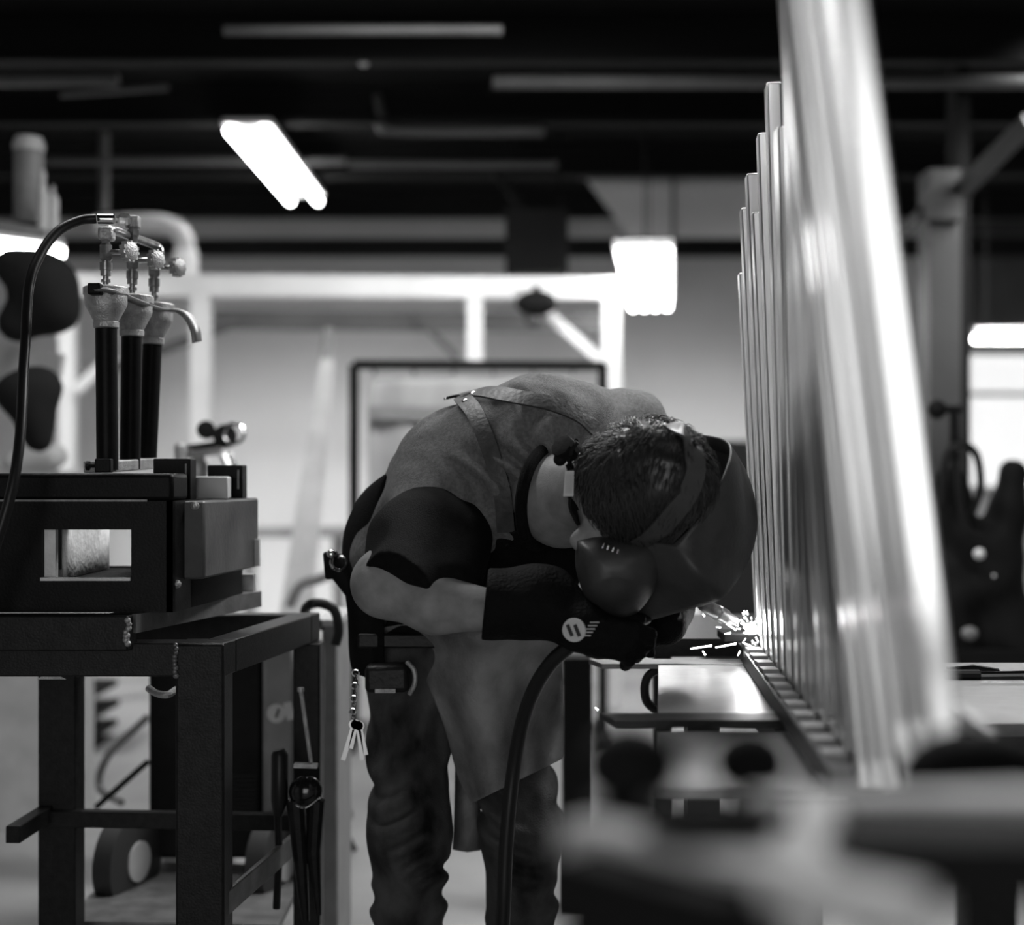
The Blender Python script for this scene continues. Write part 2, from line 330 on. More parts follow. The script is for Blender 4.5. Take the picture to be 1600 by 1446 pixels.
# back low clutter behind the worker
props(MB().box(P(1105,0,9).x, P(1215,0,9).x, 8.8, 9.3, 0, P(0,690,9).z).build('storage_crate', M['fabric']), 'dark cabinet in the background between the mask and the railing', 'cabinet')
cb = thing('background_bench', 'grey workbench far behind the worker, seen past his back', 'bench', (.2, 9.6, 0))
MB().box(P(380,0,9.6).x, P(540,0,9.6).x, 9.3, 9.9, .82, .87).build('bench_top', M['mgrey'], cb)
for x in (390, 530): q = P(x,0,9.6).x; MB().box(q-.04, q+.04, 9.56, 9.64, 0, .82).build('leg', M['mgrey'], cb)
# ------------------------------------------------------------------ far left shelf and hanging gear
sh = thing('wall_shelf', 'grey slanted shelf bracket at the upper left edge', 'shelf', P(40,350,5.2))
MB().hexa([P(-80,352,5.0), P(70,372,5.0), P(95,372,5.5), P(-80,352,5.5), P(-80,330,5.0), P(70,358,5.0), P(95,360,5.5), P(-80,330,5.5)]).build('shelf_board', M['mgrey'], sh)
MB().bar(P(-60,352,5.2), P(-60,480,5.2), .05, .05).build('bracket', M['mgrey'], sh)
def can(px0, px1, y0, y1, Y, name, label, m, prof):
    c = P((px0+px1)/2, y1, Y); r = (px1-px0)/2/F*Y; h = (y1-y0)/F*Y
    t = thing(name, label, name.split('_')[-1], c); MB().lathe(c, (0,0,1), [(a*h, b*r) for a, b in prof[0]], 20).build('body', m, t); MB().lathe(c, (0,0,1), [(a*h, b*r) for a, b in prof[1]], 16).build('cap', M['lgrey'], t)
can(22, 68, 215, 350, 5.25, 'paint_can', 'tall grey can on the shelf at the upper left edge', M['mgrey'], ([(0,.92),(.02,1),(.82,1),(.86,.95),(.86,0)], [(.84,1.05),(.92,1.08),(1,.9)]))
can(58, 76, 265, 362, 5.1, 'spray_bottle', 'slim pale spray bottle on the shelf next to the grey can', M['lgrey'], ([(0,1),(.6,1),(.72,.7),(.8,.45),(.8,0)], [(.8,.5),(.9,.55),(1,.3)]))
can(74, 92, 290, 362, 5.15, 'squeeze_bottle', 'shorter pale bottle at the end of the upper left shelf', M['lgrey'], ([(0,1),(.7,1),(.8,.6),(.8,0)], [(.8,.4),(1,.2)]))
def blob_mesh(name, cl, m, parent=None, h=.02, noise=.02, kw=None, fq=14):
    fs = [rc(P(*a), P(*b), ra, rb) for a, b, ra, rb in cl]; f0 = U(fs, .06)
    f = lambda p: f0(p)+noise*np.sin(p[...,0]*fq+2*np.sin(p[...,2]*fq*.8))*np.sin(p[...,2]*fq*.9+p[...,1]*7)
    pts = [P(*c[i]) for c in cl for i in (0, 1)]; R = max(max(c[2], c[3]) for c in cl)+.06
    lo = [min(p[i] for p in pts)-R for i in range(3)]; hi = [max(p[i] for p in pts)+R for i in range(3)]
    o = surface(name, f, lo, hi, h, m, parent)
    if kw: props(o, **kw)
    return o
blob_mesh('hanging_jacket', [((20,420,4.9),(70,440,4.9),.07,.09), ((60,440,4.9),(85,490,4.9),.10,.07), ((85,475,4.9),(30,500,4.9),.08,.07)], M['fabric'], noise=.012, kw=dict(label='dark bundled jacket hanging at the left edge above the forge', cat='jacket'))
blob_mesh('hanging_jacket', [((30,622,4.7),(72,606,4.7),.07,.06), ((50,610,4.7),(60,690,4.7),.08,.05)], M['fabric'], noise=.015, kw=dict(label='second dark jacket hanging lower at the left edge behind the burners', cat='jacket'))
props(MB().bar(P(-60,552,5.08), P(95,580,5.08), .05, .12).build('coat_rail', M['lgrey']), 'pale rail between the two dark hanging jackets', 'rail')
blob_mesh('cloth_bundle', [((20,722,5.05),(80,712,5.05),.05,.045)], M['lgrey'], noise=.012, kw=dict(label='pale crumpled bundle at the left edge just above the forge lid', cat='cloth'))
props(MB().box(P(-60,0,5).x, P(108,0,5).x, 4.9, 5.3, 0, P(0,735,5).z).build('side_cabinet', M['lgrey']), 'pale cabinet behind the forge under the hanging jackets', 'cabinet')
# ------------------------------------------------------------------ right background
st = thing('building_column', 'grey steel column behind the right end of the railing', 'column', (P(1470,0,7).x, 7, 0))
MB().box(P(1443,0,7).x, P(1492,0,7).x, 6.9, 7.1, 0, 2.72).build('flange', M['pipe'], st)
MB().box(P(1494,0,7).x, P(1516,0,7).x, 7.0, 7.16, 0, CH).build('pipe_cover', M['soft'], st)
MB().bar(P(1500,300,6.9), P(1610,190,6.5), .07, .07).build('knee_brace', M['pipe'], st)
MB().bar(P(1400,370,6.9), P(1485,290,6.9), .05, .05).build('knee_brace', M['pipe'], st)
MB().box(P(1440,0,6.9).x, P(1500,0,6.9).x, 6.86, 6.9, P(0,345,6.9).z, P(0,300,6.9).z).build('gusset', M['pipe'], st)
props(MB().box(P(1518,0,11.6).x, 4.55, 11.6, 11.7, P(0,508,11.6).z, P(0,345,11.6).z).build('wall_panel', M['pipe']), 'grey corrugated panel above the small lamp at the right edge', 'panel')
mc = thing('machine_tool', 'dark machine with hanging cables at the right edge behind the table', 'machine', (P(1530,0,5.2).x, 5.2, 0))
blob_mesh('machine_body', [((1480,900,5.2),(1490,1040,5.2),.09,.12), ((1540,860,5.2),(1600,1080,5.2),.1,.12), ((1485,760,5.2),(1500,830,5.2),.06,.07), ((1580,740,5.2),(1570,860,5.2),.06,.08)], M['soft'], mc, noise=.015)
MB().box(P(1440,0,5.2).x, P(1640,0,5.2).x, 5.05, 5.5, 0, P(0,1010,5.2).z).build('base', M['soft'], mc)
MB().ball(P(1530,866,4.98), .02).build('lamp_knob', M['white'], mc); MB().ball(P(1553,900,4.98), .006).build('indicator', M['white'], mc)
MB().tube(smoothpath([P(1470,790,5.1), P(1478,715,5.1), P(1500,695,5.1), P(1525,710,5.1), P(1532,760,5.1), P(1520,800,5.1)], 6), .014, 8).build('cable', M['rubber'], mc)
MB().tube(smoothpath([P(1495,720,5.05), P(1500,790,5.05), P(1515,830,5.05), P(1535,840,5.05)], 6), .01, 8).build('cable', M['rubber'], mc)
MB().ball(P(1464,640,5.1), .035).tube([P(1464,640,5.1), P(1500,640,5.1)], .014, 8).build('lever', M['soft'], mc)
MB().bar(P(1490,640,5.2), P(1492,760,5.2), .03, .03).build('arm', M['soft'], mc)
MB().ball(P(1515,990,4.98), .03, (1,.6,.8)).build('handwheel', M['mgrey'], mc)
# ------------------------------------------------------------------ the forge stand
stn = thing('forge_stand', 'black welded steel stand carrying the gas forge', 'stand', (-.8, 2.9, 0))
zs = CZ-265*2.6/F
FR, BR = P(350,1006,2.6), P(500,957,3.17); FR.z = BR.z = zs
w_ = .10; rh = .062
skew = (BR.x-FR.x)/(BR.y-FR.y)
FLx = FR.x-.78
def sk(dx, y): return (FR.x+dx+skew*(y-FR.y), y)      # stand frame: dx from the right side, y depth
fp = lambda a, b, y0, y1: [sk(a,y0), sk(b,y0), sk(b,y1), sk(a,y1)]
MB().quad(fp(-.78,-.0,2.6,2.66), zs-rh, zs).build('front_rail', M['steel'], stn, bevel=.003)
MB().quad(fp(-.055,0,2.66,3.11), zs-rh, zs).build('side_rail', M['steel'], stn, bevel=.003)
MB().quad(fp(-.78,-.725,2.66,3.11), zs-rh, zs).build('side_rail', M['steel'], stn, bevel=.003)
MB().quad(fp(-.78,0,3.11,3.17), zs-rh, zs).build('back_rail', M['steel'], stn, bevel=.003)
MB().quad([(FR.x-.088,2.595),(FR.x+.001,2.595),(FR.x+.001,2.68),(FR.x-.088,2.68)], 0, zs-.001).build('leg', M['steel'], stn, bevel=.005)
MB().quad([(FR.x-.79,2.6),(FR.x-.70,2.6),(FR.x-.70,2.68),(FR.x-.79,2.68)], 0, zs-rh).build('leg', M['steel'], stn, bevel=.004)
def vleg(px0, px1, Y): MB().box(P(px0,0,Y).x, P(px1,0,Y).x, Y, Y+.07, 0, zs-rh).build('leg', M['steel'], stn, bevel=.004)
vleg(59, 118, 3.1); vleg(458, 500, 3.1)
MB().bar(P(60,1278,3.1), P(500,1285,3.1), .03, .035).build('cross_brace', M['steel'], stn, bevel=.002)
MB().bar(P(346,1418,2.62), P(478,1302,3.12), .012, .045).build('side_brace', M['scale'], stn, bevel=.002)
MB().bar(P(20,1305,2.9), P(72,1272,3.1), .03, .035).build('side_brace', M['steel'], stn, bevel=.002)
wb = MB()
for k in range(9): wb.ball(P(275+random.uniform(-2,2), 1008+k*6, 2.592), .004+random.random()*.002)
wb.build('weld_bead', M['scale'], stn)
MB().tube(smoothpath([P(232,1076,2.7), P(245,1084,2.68), P(262,1086,2.67), P(275,1078,2.69)],4), .007, 8).build('wire_tie', M['alu'], stn)
MB().hexa([P(56,1062,2.63), P(104,1062,2.63), P(104,1062,2.65), P(56,1062,2.65), P(70,1055,2.63), P(92,1056,2.63), P(92,1056,2.65), P(70,1055,2.65)]).build('tag', M['alu'], stn)
# angle-iron tray the forge sits in
tr = thing('forge_tray', 'steel angle frame lying on the stand under the gas forge', 'tray', (-.8, 2.9, zs))
zt2 = zs+.052
MB().quad([sk(-.78,2.575), (P(199,0,2.575).x,2.575), (P(215,0,2.62).x,2.62), sk(-.78,2.62)], zs-.012, zt2).build('front_angle', M['steel'], tr, bevel=.003)
a = PZ(205,985,zt2-.02); a = Vector((P(205,0,2.6).x, 2.6, zt2)); b = Vector((P(402,0,3.12).x, 3.12, zt2))
dv = (b-a).normalized(); nr = Vector((dv.y,-dv.x,0))
MB().hexa([a-Vector((0,0,.034)), a+nr*.01-Vector((0,0,.034)), b+nr*.01-Vector((0,0,.034)), b-Vector((0,0,.034)), a, a+nr*.01, b+nr*.01, b]).build('side_angle', M['scale'], tr)
MB().hexa([a-nr*.05-Vector((0,0,.006)), a-Vector((0,0,.006)), b-Vector((0,0,.006)), b-nr*.05-Vector((0,0,.006)), a-nr*.05, a, b, b-nr*.05]).build('angle_flange', M['scale'], tr)
wb = MB()
for k in range(7): wb.ball(P(199+random.uniform(-3,3), 970+k*6, 2.57), .005+random.random()*.002)
wb.build('weld_bead', M['alu'], tr)
# ------------------------------------------------------------------ the forge
fo = thing('gas_forge', 'black steel gas forge with a rectangular opening, three burners on top', 'forge', (-.8, 2.9, zt2))
Yf = 2.64
def X(px, Y=Yf): return P(px,0,Y).x
def Z(py, Y=Yf): return P(0,py,Y).z
xr = X(270); xl = X(-40); z0, z1, z2 = zt2, Z(783), Z(740)
wx0, wx1, wz0, wz1 = X(65), X(205), Z(905), Z(828); yb = 3.05; s_ = .12
def bk(x, y): return x+s_*(y-Yf)          # side runs back to the right
bodyf = MB()
for (a0, a1, c0, c1) in ((xl, wx0, z0, z1), (wx1, xr, z0, z1), (wx0, wx1, z0, wz0), (wx0, wx1, wz1, z1)):
    bodyf.quad([(a0,Yf),(a1,Yf),(bk(a1,Yf+.012),Yf+.012),(bk(a0,Yf+.012),Yf+.012)], c0, c1)
bodyf.build('front_plate', M['black'], fo)
MB().quad([(xr-.012,Yf),(xr,Yf),(bk(xr,yb),yb),(bk(xr,yb)-.012,yb)], z0, z1).build('side_plate', M['black'], fo)
MB().quad([(xl,Yf+.012),(xl+.012,Yf+.012),(bk(xl,yb)+.012,yb),(bk(xl,yb),yb)], z0, z1).build('side_plate', M['black'], fo)
zp = Z(885, 3.05)
MB().quad([(xl,yb),(X(152,yb),yb),(X(152,yb),yb+.012),(xl,yb+.012)], z0, z1).quad([(X(212,yb),yb),(bk(xr,yb),yb),(bk(xr,yb),yb+.012),(X(212,yb),yb+.012)], z0, z1).quad([(X(152,yb),yb),(X(212,yb),yb),(X(212,yb),yb+.012),(X(152,yb),yb+.012)], z0, zp).build('back_plate', M['black'], fo)
MB().box(xl+.01, xr-.01, Yf+.014, yb-.01, wz0-.02, wz0-.006).build('hearth_floor', M['soft'], fo)
li = MB(); ring = []
cx, cy_ = X(95, 2.85), 2.86
for k in range(13):
    t = math.radians(-10+k*11); ring.append((cx+.13*math.sin(t)-.02, Yf+.17-.0+.17*(-math.cos(t))+.1))
ring2 = [Vector((X(100,2.7),2.70,0)), Vector((X(118,2.78),2.78,0)), Vector((X(135,2.85),2.85,0)), Vector((X(152,2.92),2.92,0)), Vector((X(168,3.0),3.0,0))]
vv = [Vector((p.x,p.y,0)) for p in smoothpath(ring2,4)]
sheet('curved_liner', [[Vector((p.x,p.y,z)) for p in vv] for z in (wz0-.004, (wz0+wz1)/2, wz1+.02)], M['liner'], fo, .008, 0)
eg = MB()
e0 = .006
for (A, B) in (((wx0,wz0),(wx1,wz0)),): eg.bar((A[0],Yf-.001,A[1]), (B[0],Yf-.001,B[1]), .014, e0)
eg.bar((wx0+.007,Yf+.02,wz0), (wx0+.007,Yf+.02,wz1), .016, .03).build('opening_edge', M['liner'], fo, label='pale edge around the forge opening')  # edge bars in the pale liner colour
MB().quad([(xl,Yf-.006),(xr+.002,Yf-.006),(xr+.004,2.75),(xl,2.75)], z1, z2).build('lid', M['black'], fo, bevel=.008)
MB().bar((xl,Yf-.007,z1+.001), (X(232),Yf-.007,z1+.001), .006, .004).build('lid_seam', M['scale'], fo)
# side chamber
sx0, sx1 = X(274,2.8), X(320,2.72)
q = [(xr+.002,2.70),(X(320,2.72),2.72),(X(404,3.08),3.08),(bk(xr,3.0),3.08)]
MB().quad(q, Z(905,2.72), Z(783,2.72)).build('side_chamber', mat('chamber_paint', .05, .42, var=.5, vs=9, bump=.1, bs=90), fo, bevel=.005)
MB().quad([(xr+.002,2.72),(X(300,2.74),2.74),(X(378,3.05),3.05),(bk(xr,3.0),3.05)], z0, Z(905,2.72)).build('lower_chamber', M['black'], fo)
MB().box(X(375,3.1), X(396,3.1), 3.1, 3.13, zt2-.01, Z(898,3.1)).build('foot_bracket', M['alu'], fo)
MB().box(X(396,3.06), X(406,3.06), 3.05, 3.07, Z(885,3.06), Z(843,3.06)).build('tab', M['lgrey'], fo)
for (a0, a1, t_, bq, Y) in ((240,298,717,780,2.78), (325,379,727,782,3.0)):
    x0, x1, zz0, zz1 = X(a0,Y), X(a1,Y), Z(783,2.72), Z(t_,Y)
    MB().box(x0, x1, Y-.003, Y+.003, zz0 if a0<300 else zz1-.03, zz1).box(x1-.024, x1, Y, Y+.05, zz0, zz1).build('hinge_bracket', M['black'], fo, bevel=.002)
    MB().bar((x1-.008,Y-.006,zz0+.02), (x1-.008,Y-.006,zz1-.01), .003, .003).build('bracket_edge', M['scale'], fo)
MB().quad([(X(296,2.86),2.86),(X(356,2.86),2.86),(X(362,3.02),3.02),(X(300,3.02),3.02)], Z(783,2.72), Z(745,2.86)).build('firebrick', M['lgrey'], fo, bevel=.004)
for (a0, b0) in ((305,791),(277,913),(180,748)): MB().lathe(P(a0,b0,2.66 if a0<300 else 2.71), (0,-1,0), [(0,.008),(.004,.008),(.008,.003)], 10).build('bolt', M['alu'], fo)
# burner clamp
MB().bar(P(148,730,2.69), P(240,724,3.0), .045, .022).build('burner_clamp', M['alu'], fo, bevel=.002)
MB().bar(P(150,728,2.665), P(175,728,2.665), .02, .026).build('clamp_block', M['black'], fo, bevel=.002)
MB().tube([P(136,728,2.66), P(168,728,2.66)], .004, 8).lathe(P(140,728,2.66), (-1,0,0), [(0,.009),(.006,.009)], 10).build('clamp_screw', M['steel'], fo)
# burners: a black pipe, cast bell, injector stack, valve
BU = [((168,735,2.72),(166,512,2.72)), ((203,733,2.86),(206,525,2.86)), ((229,731,3.0),(238,537,3.0))]
for i, (b0, t0) in enumerate(BU):
    Y = b0[2]; a = P(*b0); t = P(*t0); ax = (t-a).normalized()
    if i: a = a.copy()
    MB().tube([a, t], .0205, 20).build('burner_pipe', M['black'], fo)
    r = .0205; k = Y/F
    MB().lathe(t, ax, [(-2*k,.020),(0,.024),(8*k,.0245),(9*k,.023),(22*k,.031),(33*k,.0385),(38*k,.040),(50*k,.040),(51*k,.0425),(61*k,.0425),(63*k,.040),(64*k,.010)], 28).build('burner_bell', M['alu'], fo)
    top = t+ax*64*k
    yk = [0, 10, 11, 18, 19, 26, 27, 40, 41, 60, 61, 66]
    rk = [.006,.006,.010,.010,.006,.006,.011,.011,.013,.013,.009,.009]
    MB().lathe(top, Vector((0.0,0,1)), [(y*k*.62, q*.92) for y, q in zip(yk, rk)], 12).build('injector', M['brass'], fo, label='brass and chrome injector stack')
    v = top+Vector((0,0,54*k))
    MB().lathe(v-Vector((0,0,14*k)), (0,0,1), [(0,.010),(3*k,.013),(24*k,.013),(27*k,.009),(40*k,.009)], 6).build('valve_body', M['brass'], fo)
    MB().tube([v, v+Vector((34*k,-.004,0))], .0055, 10).build('valve_stem', M['brass'], fo)
    h = v+Vector((32*k,-.004,0)); kb = MB(); hd = Vector((.85,-.5,0)).normalized()
    kb.lathe(h, hd, [(0,.012),(2*k,.0175),(13*k,.0175),(15*k,.012)], 22)
    for g in range(11):
        an = g*2*math.pi/11; u = Vector((0,0,1)); s2 = hd.cross(u); kb.bar(h+hd*.002+(u*math.cos(an)+s2*math.sin(an))*.0175, h+hd*.016+(u*math.cos(an)+s2*math.sin(an))*.0175, .006, .006)
    kb.build('valve_knob', M['alu'], fo)
V0 = P(166,362,2.72); V2 = P(248,388,3.0); V1 = (V0+V2)/2
MB().tube(smoothpath([P(166,378,2.72), V0, P(176,360,2.73), P(205,370,2.86), P(243,384,3.0), P(250,392,3.0), P(250,410,3.0)], 5), .0085, 12).build('manifold_pipe', M['brass'], fo)
MB().box(V0.x-.013, V0.x+.015, V0.y-.015, V0.y+.015, V0.z-.018, V0.z+.008).build('manifold_elbow', M['alu'], fo, bevel=.005)
tb = P(208,352,2.84)
MB().tube([tb+Vector((0,0,-.035)), tb+Vector((0,0,.012))], .010, 6).lathe(tb+Vector((0,0,-.022)), (0,0,1), [(0,.013),(.012,.013)], 6).build('manifold_tee', M['brass'], fo)
MB().box(tb.x-.012, tb.x+.013, tb.y-.012, tb.y+.012, tb.z-.006, tb.z+.018).build('elbow_block', M['alu'], fo, bevel=.003)
hp = P(190,343,2.8)
MB().lathe(P(206,346,2.83), Vector((-1,-.1,.05)), [(0,.008),(.006,.014),(.022,.014),(.025,.010),(.03,.010)], 6).lathe(P(178,343,2.8), Vector((-1,-.05,.0)), [(0,.011),(.030,.011)], 14).build('hose_fitting', M['chrome'], fo)
hs = MB().tube(smoothpath([P(150,342,2.78), P(125,345,2.77), P(90,362,2.74), P(62,400,2.7), P(45,450,2.66), P(38,560,2.6), P(20,760,2.5), P(-60,1000,2.5)], 8), .0095, 12).build('gas_hose', M['rubber'], fo)
# flat strap tying the bells together
st_ = smoothpath([P(146,452,2.68), P(170,454,2.67), P(215,472,2.79), P(250,484,2.93), P(272,484,2.97), P(293,494,3.0), P(305,515,2.99), P(308,535,2.99)], 6)
sheet('tie_strap', [[p+Vector((-.007,-.009,-.003)) for p in st_], [p+Vector((.007,.009,.003)) for p in st_]], M['scale'], fo, .004, 0)
MB().box(P(146,0,2.7).x, P(166,0,2.7).x, 2.66, 2.70, Z(462,2.68), Z(444,2.68)).build('clamp_nut', M['black'], fo, bevel=.003)
# regulator behind the forge, on its gas cylinder
rg = thing('gas_cylinder', 'dark gas cylinder with a twin gauge regulator behind the forge', 'cylinder', (P(315,0,4.34).x, 4.34, 0))
c = P(310,760,4.36)
MB().lathe((c.x, 4.36, 0), (0,0,1), [(0,.1),(.02,.11),(c.z-.06,.11),(c.z-.01,.08),(c.z+.02,.04)], 24).build('tank', M['mgrey'], rg)
MB().lathe(c+Vector((0,0,.01)), (0,0,1), [(0,.03),(.06,.03),(.07,.02),(.1,.02)], 12).build('valve', M['brass'], rg)
MB().tube([P(280,708,4.34), P(345,700,4.34)], .022, 12).build('regulator_body', M['chrome'], rg)
for (x, y, r) in ((322,672,.028),(352,682,.036)):
    MB().lathe(P(x,y,4.29), Vector((.1,-1,.1)), [(-.03,r*.9),(0,r),(.006,r),(.007,r*.85)], 20).build('gauge', M['soft'], rg)
MB().torus(P(366,678,4.29), (.3,-1,.1), .030, .006, 20, 8).build('gauge_rim', M['chrome'], rg)
MB().tube([P(352,710,4.29), P(362,735,4.29)], .02, 10).build('adjusting_screw', M['chrome'], rg)
MB().lathe(P(283,712,4.29), Vector((0,0,1)), [(-.04,.018),(.03,.02),(.04,.012)], 12).build('outlet', M['alu'], rg)
# ------------------------------------------------------------------ welder on its cart, behind the stand
we = thing('welding_machine', 'dark welding power source on a cart behind the forge stand', 'machine', (P(340,0,3.7).x, 3.8, 0))
def XX(px, Y): return P(px,0,Y).x
Yw = 3.65
MB().box(XX(232,Yw), XX(410,Yw), Yw, Yw+.4, .25, Z(1000,Yw)).build('case', M['black'], we, bevel=.01)
MB().quad([(XX(411,Yw),Yw-.01),(XX(460,Yw),Yw-.01),(XX(468,4.05),4.05),(XX(411,Yw),4.05)], .22, Z(985,Yw)).build('side_panel', M['mgrey'], we, bevel=.01)
for k in range(9): MB().box(XX(350,Yw), XX(402,Yw), Yw-.008, Yw+.002, Z(1212+k*7,Yw)-.003, Z(1212+k*7,Yw)+.003).build('louver', M['steel'], we)
MB().lathe(P(432,1115,Yw-.012), (0,-1,0), [(0,.001),(0,.024),(.003,.024),(.003,.001)], 24).build('badge', M['tape'], we, label='round white badge on the side panel').scale = (1,1,1)
MB().bar(P(446,1113,Yw-.014), P(458,1110,Yw-.014), .004, .045).build('badge_tail', M['tape'], we)
MB().bar(P(431,1122,Yw-.018), P(436,1108,Yw-.018), .003, .006).build('badge_mark', M['print'], we)
MB().bar(P(150,1396,3.5), P(460,1402,3.5), .5, .02).build('cart_tray', M['scale'], we)
for x, Y in ((200,3.55),(430,3.6)):
    cw = P(x,1345,Y); MB().lathe(cw, (1,-.3,0), [(-.03,.10),(-.025,.12),(.025,.12),(.03,.10)], 28).build('wheel', M['wheel'], we)
    MB().lathe(cw, (1,-.3,0), [(-.035,.05),(.035,.05)], 18).build('wheel_hub', M['lgrey'], we)
props(MB().tube(smoothpath([P(232,1120,4.5), P(170,1180,4.5), P(155,1230,4.5), P(190,1255,4.4)],6), .012, 8).build('floor_hose', M['mgrey']), 'pale hose looping in the air behind the stand legs', 'hose')
props(MB().tube([P(150,1262,3.9), P(232,1190,3.9)], .008, 8).build('steel_rod', M['soft']), 'thin dark rod leaning diagonally behind the stand', 'rod')
for y, xx, lb in ((1076,165,'topmost'),(1108,168,'second from top'),(1140,165,'third from top'),(1166,160,'lowest')):
    props(MB().box(XX(45,6.5), XX(xx,6.5), 6.3, 6.7, Z(y+5,6.5), Z(y-5,6.5)).build('steel_plate', M['soft']), lb+' dark flat bar of the far rack seen between the stand legs', 'plate', 'flat stock in the far rack')
props(MB().box(XX(40,6.6), XX(70,6.6), 6.35, 6.7, 0, .75).build('stock_rack', M['mgrey']), 'grey rack upright holding the flat stock behind the stand', 'rack')
# grey cabinet behind the stand's right end, hose with a hook
gc = thing('grey_cabinet', 'tall narrow grey cabinet between the stand and the worker', 'cabinet', (XX(515,3.6), 3.65, 0))
MB().box(XX(503,3.6), XX(528,3.6), 3.6, 3.9, 0, Z(978,3.6)).build('body', M['mgrey'], gc, bevel=.006)
MB().bar(P(502,1000,3.59), P(502,1130,3.59), .01, .012).build('trim_strip', M['lgrey'], gc)
MB().box(XX(496,3.6), XX(531,3.6), 3.58, 3.92, Z(978,3.6), Z(968,3.6)).build('top_cap', M['lgrey'], gc)
props(MB().tube(smoothpath([P(506,980,3.62), P(478,960,3.5), P(484,945,3.4), P(505,944,3.4), P(523,955,3.4), P(529,985,3.4), P(524,1008,3.4)], 6), .012, 10).build('bent_hose', M['rubber']), 'short black bent hose end beside the worker\'s hip', 'hose')
props(MB().tube(smoothpath([P(452,948,5.2), P(470,915,5.2), P(500,905,5.2), P(530,890,5.2)], 6), .018, 8).build('wall_hose', M['mgrey']), 'grey hose arching in the background left of the worker', 'hose')
# blacksmith tools hanging on the side rail
tg = thing('forge_tongs', 'dark tongs with a round jaw hanging at the right end of the stand', 'tongs', P(480,1400,2.95))
MB().tube([P(470,1078,2.95), P(487,1198,2.95)], .0045, 8).lathe(P(470,1078,2.95), (0,0,1), [(-.004,.007),(.004,.007)], 10).build('rein', M['alu'], tg)
MB().ball(P(478,1238,2.95), .036, (1,.7,.95)).build('pivot', mat('glossy_black', .01, .12), tg)
MB().tube([P(462,1250,2.95), P(474,1400,2.95), P(478,1440,2.95)], [.02,.012,.008], 10).tube([P(495,1250,2.95), P(490,1330,2.95), P(498,1430,2.95)], [.018,.016,.006], 10).build('jaw', M['steel'], tg)
MB().tube(smoothpath([P(462,1258,2.92), P(478,1262,2.91), P(500,1246,2.92)],5), .003, 6).build('jaw_edge', M['chrome'], tg)
MB().bar(P(460,1196,2.94), P(496,1197,2.94), .02, .008).build('hook_plate', M['alu'], tg)
hm = thing('hand_tool', 'black handled tool hanging beside the welding machine panel', 'tool', P(437,1400,2.95))
MB().tube([P(435,1172,2.95), P(437,1180,2.95), P(437,1250,2.95), P(434,1275,2.95)], [.012,.018,.018,.010], 12).build('handle', M['rubber'], hm)
MB().tube([P(434,1275,2.95), P(436,1330,2.95), P(432,1420,2.95)], .008, 8).build('shaft', M['steel'], hm)
# stool / pipe clutter in the mid distance
cs = thing('stool', 'small dark stool on the floor behind the worker\'s legs', 'stool', (XX(530,5.2), 5.2, 0))
MB().ball(P(528,1330,4.6), .035, (.8,.8,1.2)).build('caster', M['soft'], cs)
for a0, b0 in (((525,1275),(555,1330)), ((525,1275),(505,1340)), ((525,1275),(528,1330))): MB().tube([P(*a0,4.6), P(*b0,4.6)], .009, 8).build('leg', M['soft'], cs)
MB().lathe(P(528,1275,4.6), (0,0,1), [(-.01,.05),(.02,.05)], 16).build('hub', M['mgrey'], cs)
# ------------------------------------------------------------------ the railing panel being welded
rp = thing('metal_railing_panel', 'tall panel of bright steel pickets standing on the welding table', 'railing', (.5, 2.1, .857))
RZ = .887; A0 = Vector((.52-.0758*(2.96-3.02), 3.02, 0)); A1 = Vector((.52-.0758*(2.96-1.2), 1.2, 0))
rl = lambda Y: .52-.0758*(2.96-Y)
MB().quad([(rl(1.72)-.045,1.70),(rl(1.72)+.02,1.70),(rl(3.0)+.02,3.0),(rl(3.0)-.045,3.0)], .857, RZ-.004).build('bottom_rail', M['scale'], rp, bevel=.002)
MB().quad([(rl(1.72)-.048,1.70),(rl(1.72)-.0455,1.70),(rl(3.0)-.0455,3.0),(rl(3.0)-.048,3.0)], .857, RZ-.002).build('rail_face', M['steel'], rp)
tops = {0:428, 1:327, 2:274, 3:334, 4:211, 5:133, 6:201, 7:-60}
for k in range(19):
    Y = 2.94-.095*k; pb = P(0,0,Y); x = rl(Y); px = 800+x/Y*F
    zb = RZ
    if k >= 13: zb = CZ-(485 if k < 17 else 425)*Y/F
    sl = (.050,.048,.043,.045,.038,.030,.026)[k] if k < 7 else min(.126, .02+(k-7)*.0125)
    ty = tops.get(k, -150-k*25); zt = CZ+(740-ty)*Y/F
    zt = min(zt, 2.75); s = .0125
    dzb = RZ-zb; bx = x
    tx = x-sl*(zt-RZ); b0 = x-sl*(zb-RZ)
    rad = random.uniform(-.02, .02) if k < 6 else (random.uniform(-.14, .03) if k < 13 else random.uniform(.04, .13))
    t = MB().bar((b0, Y, zb), (tx, Y, zt), s*2, .042, up=(.0758+rad,1,0)).build('picket', M['bright'], rp, bevel=.003)
    if k < 13:
        MB().box(x-.043, x-.0145, Y-.03, Y+.012, RZ-.004, RZ+.004).build('spacer_block', M['lgrey'], rp)
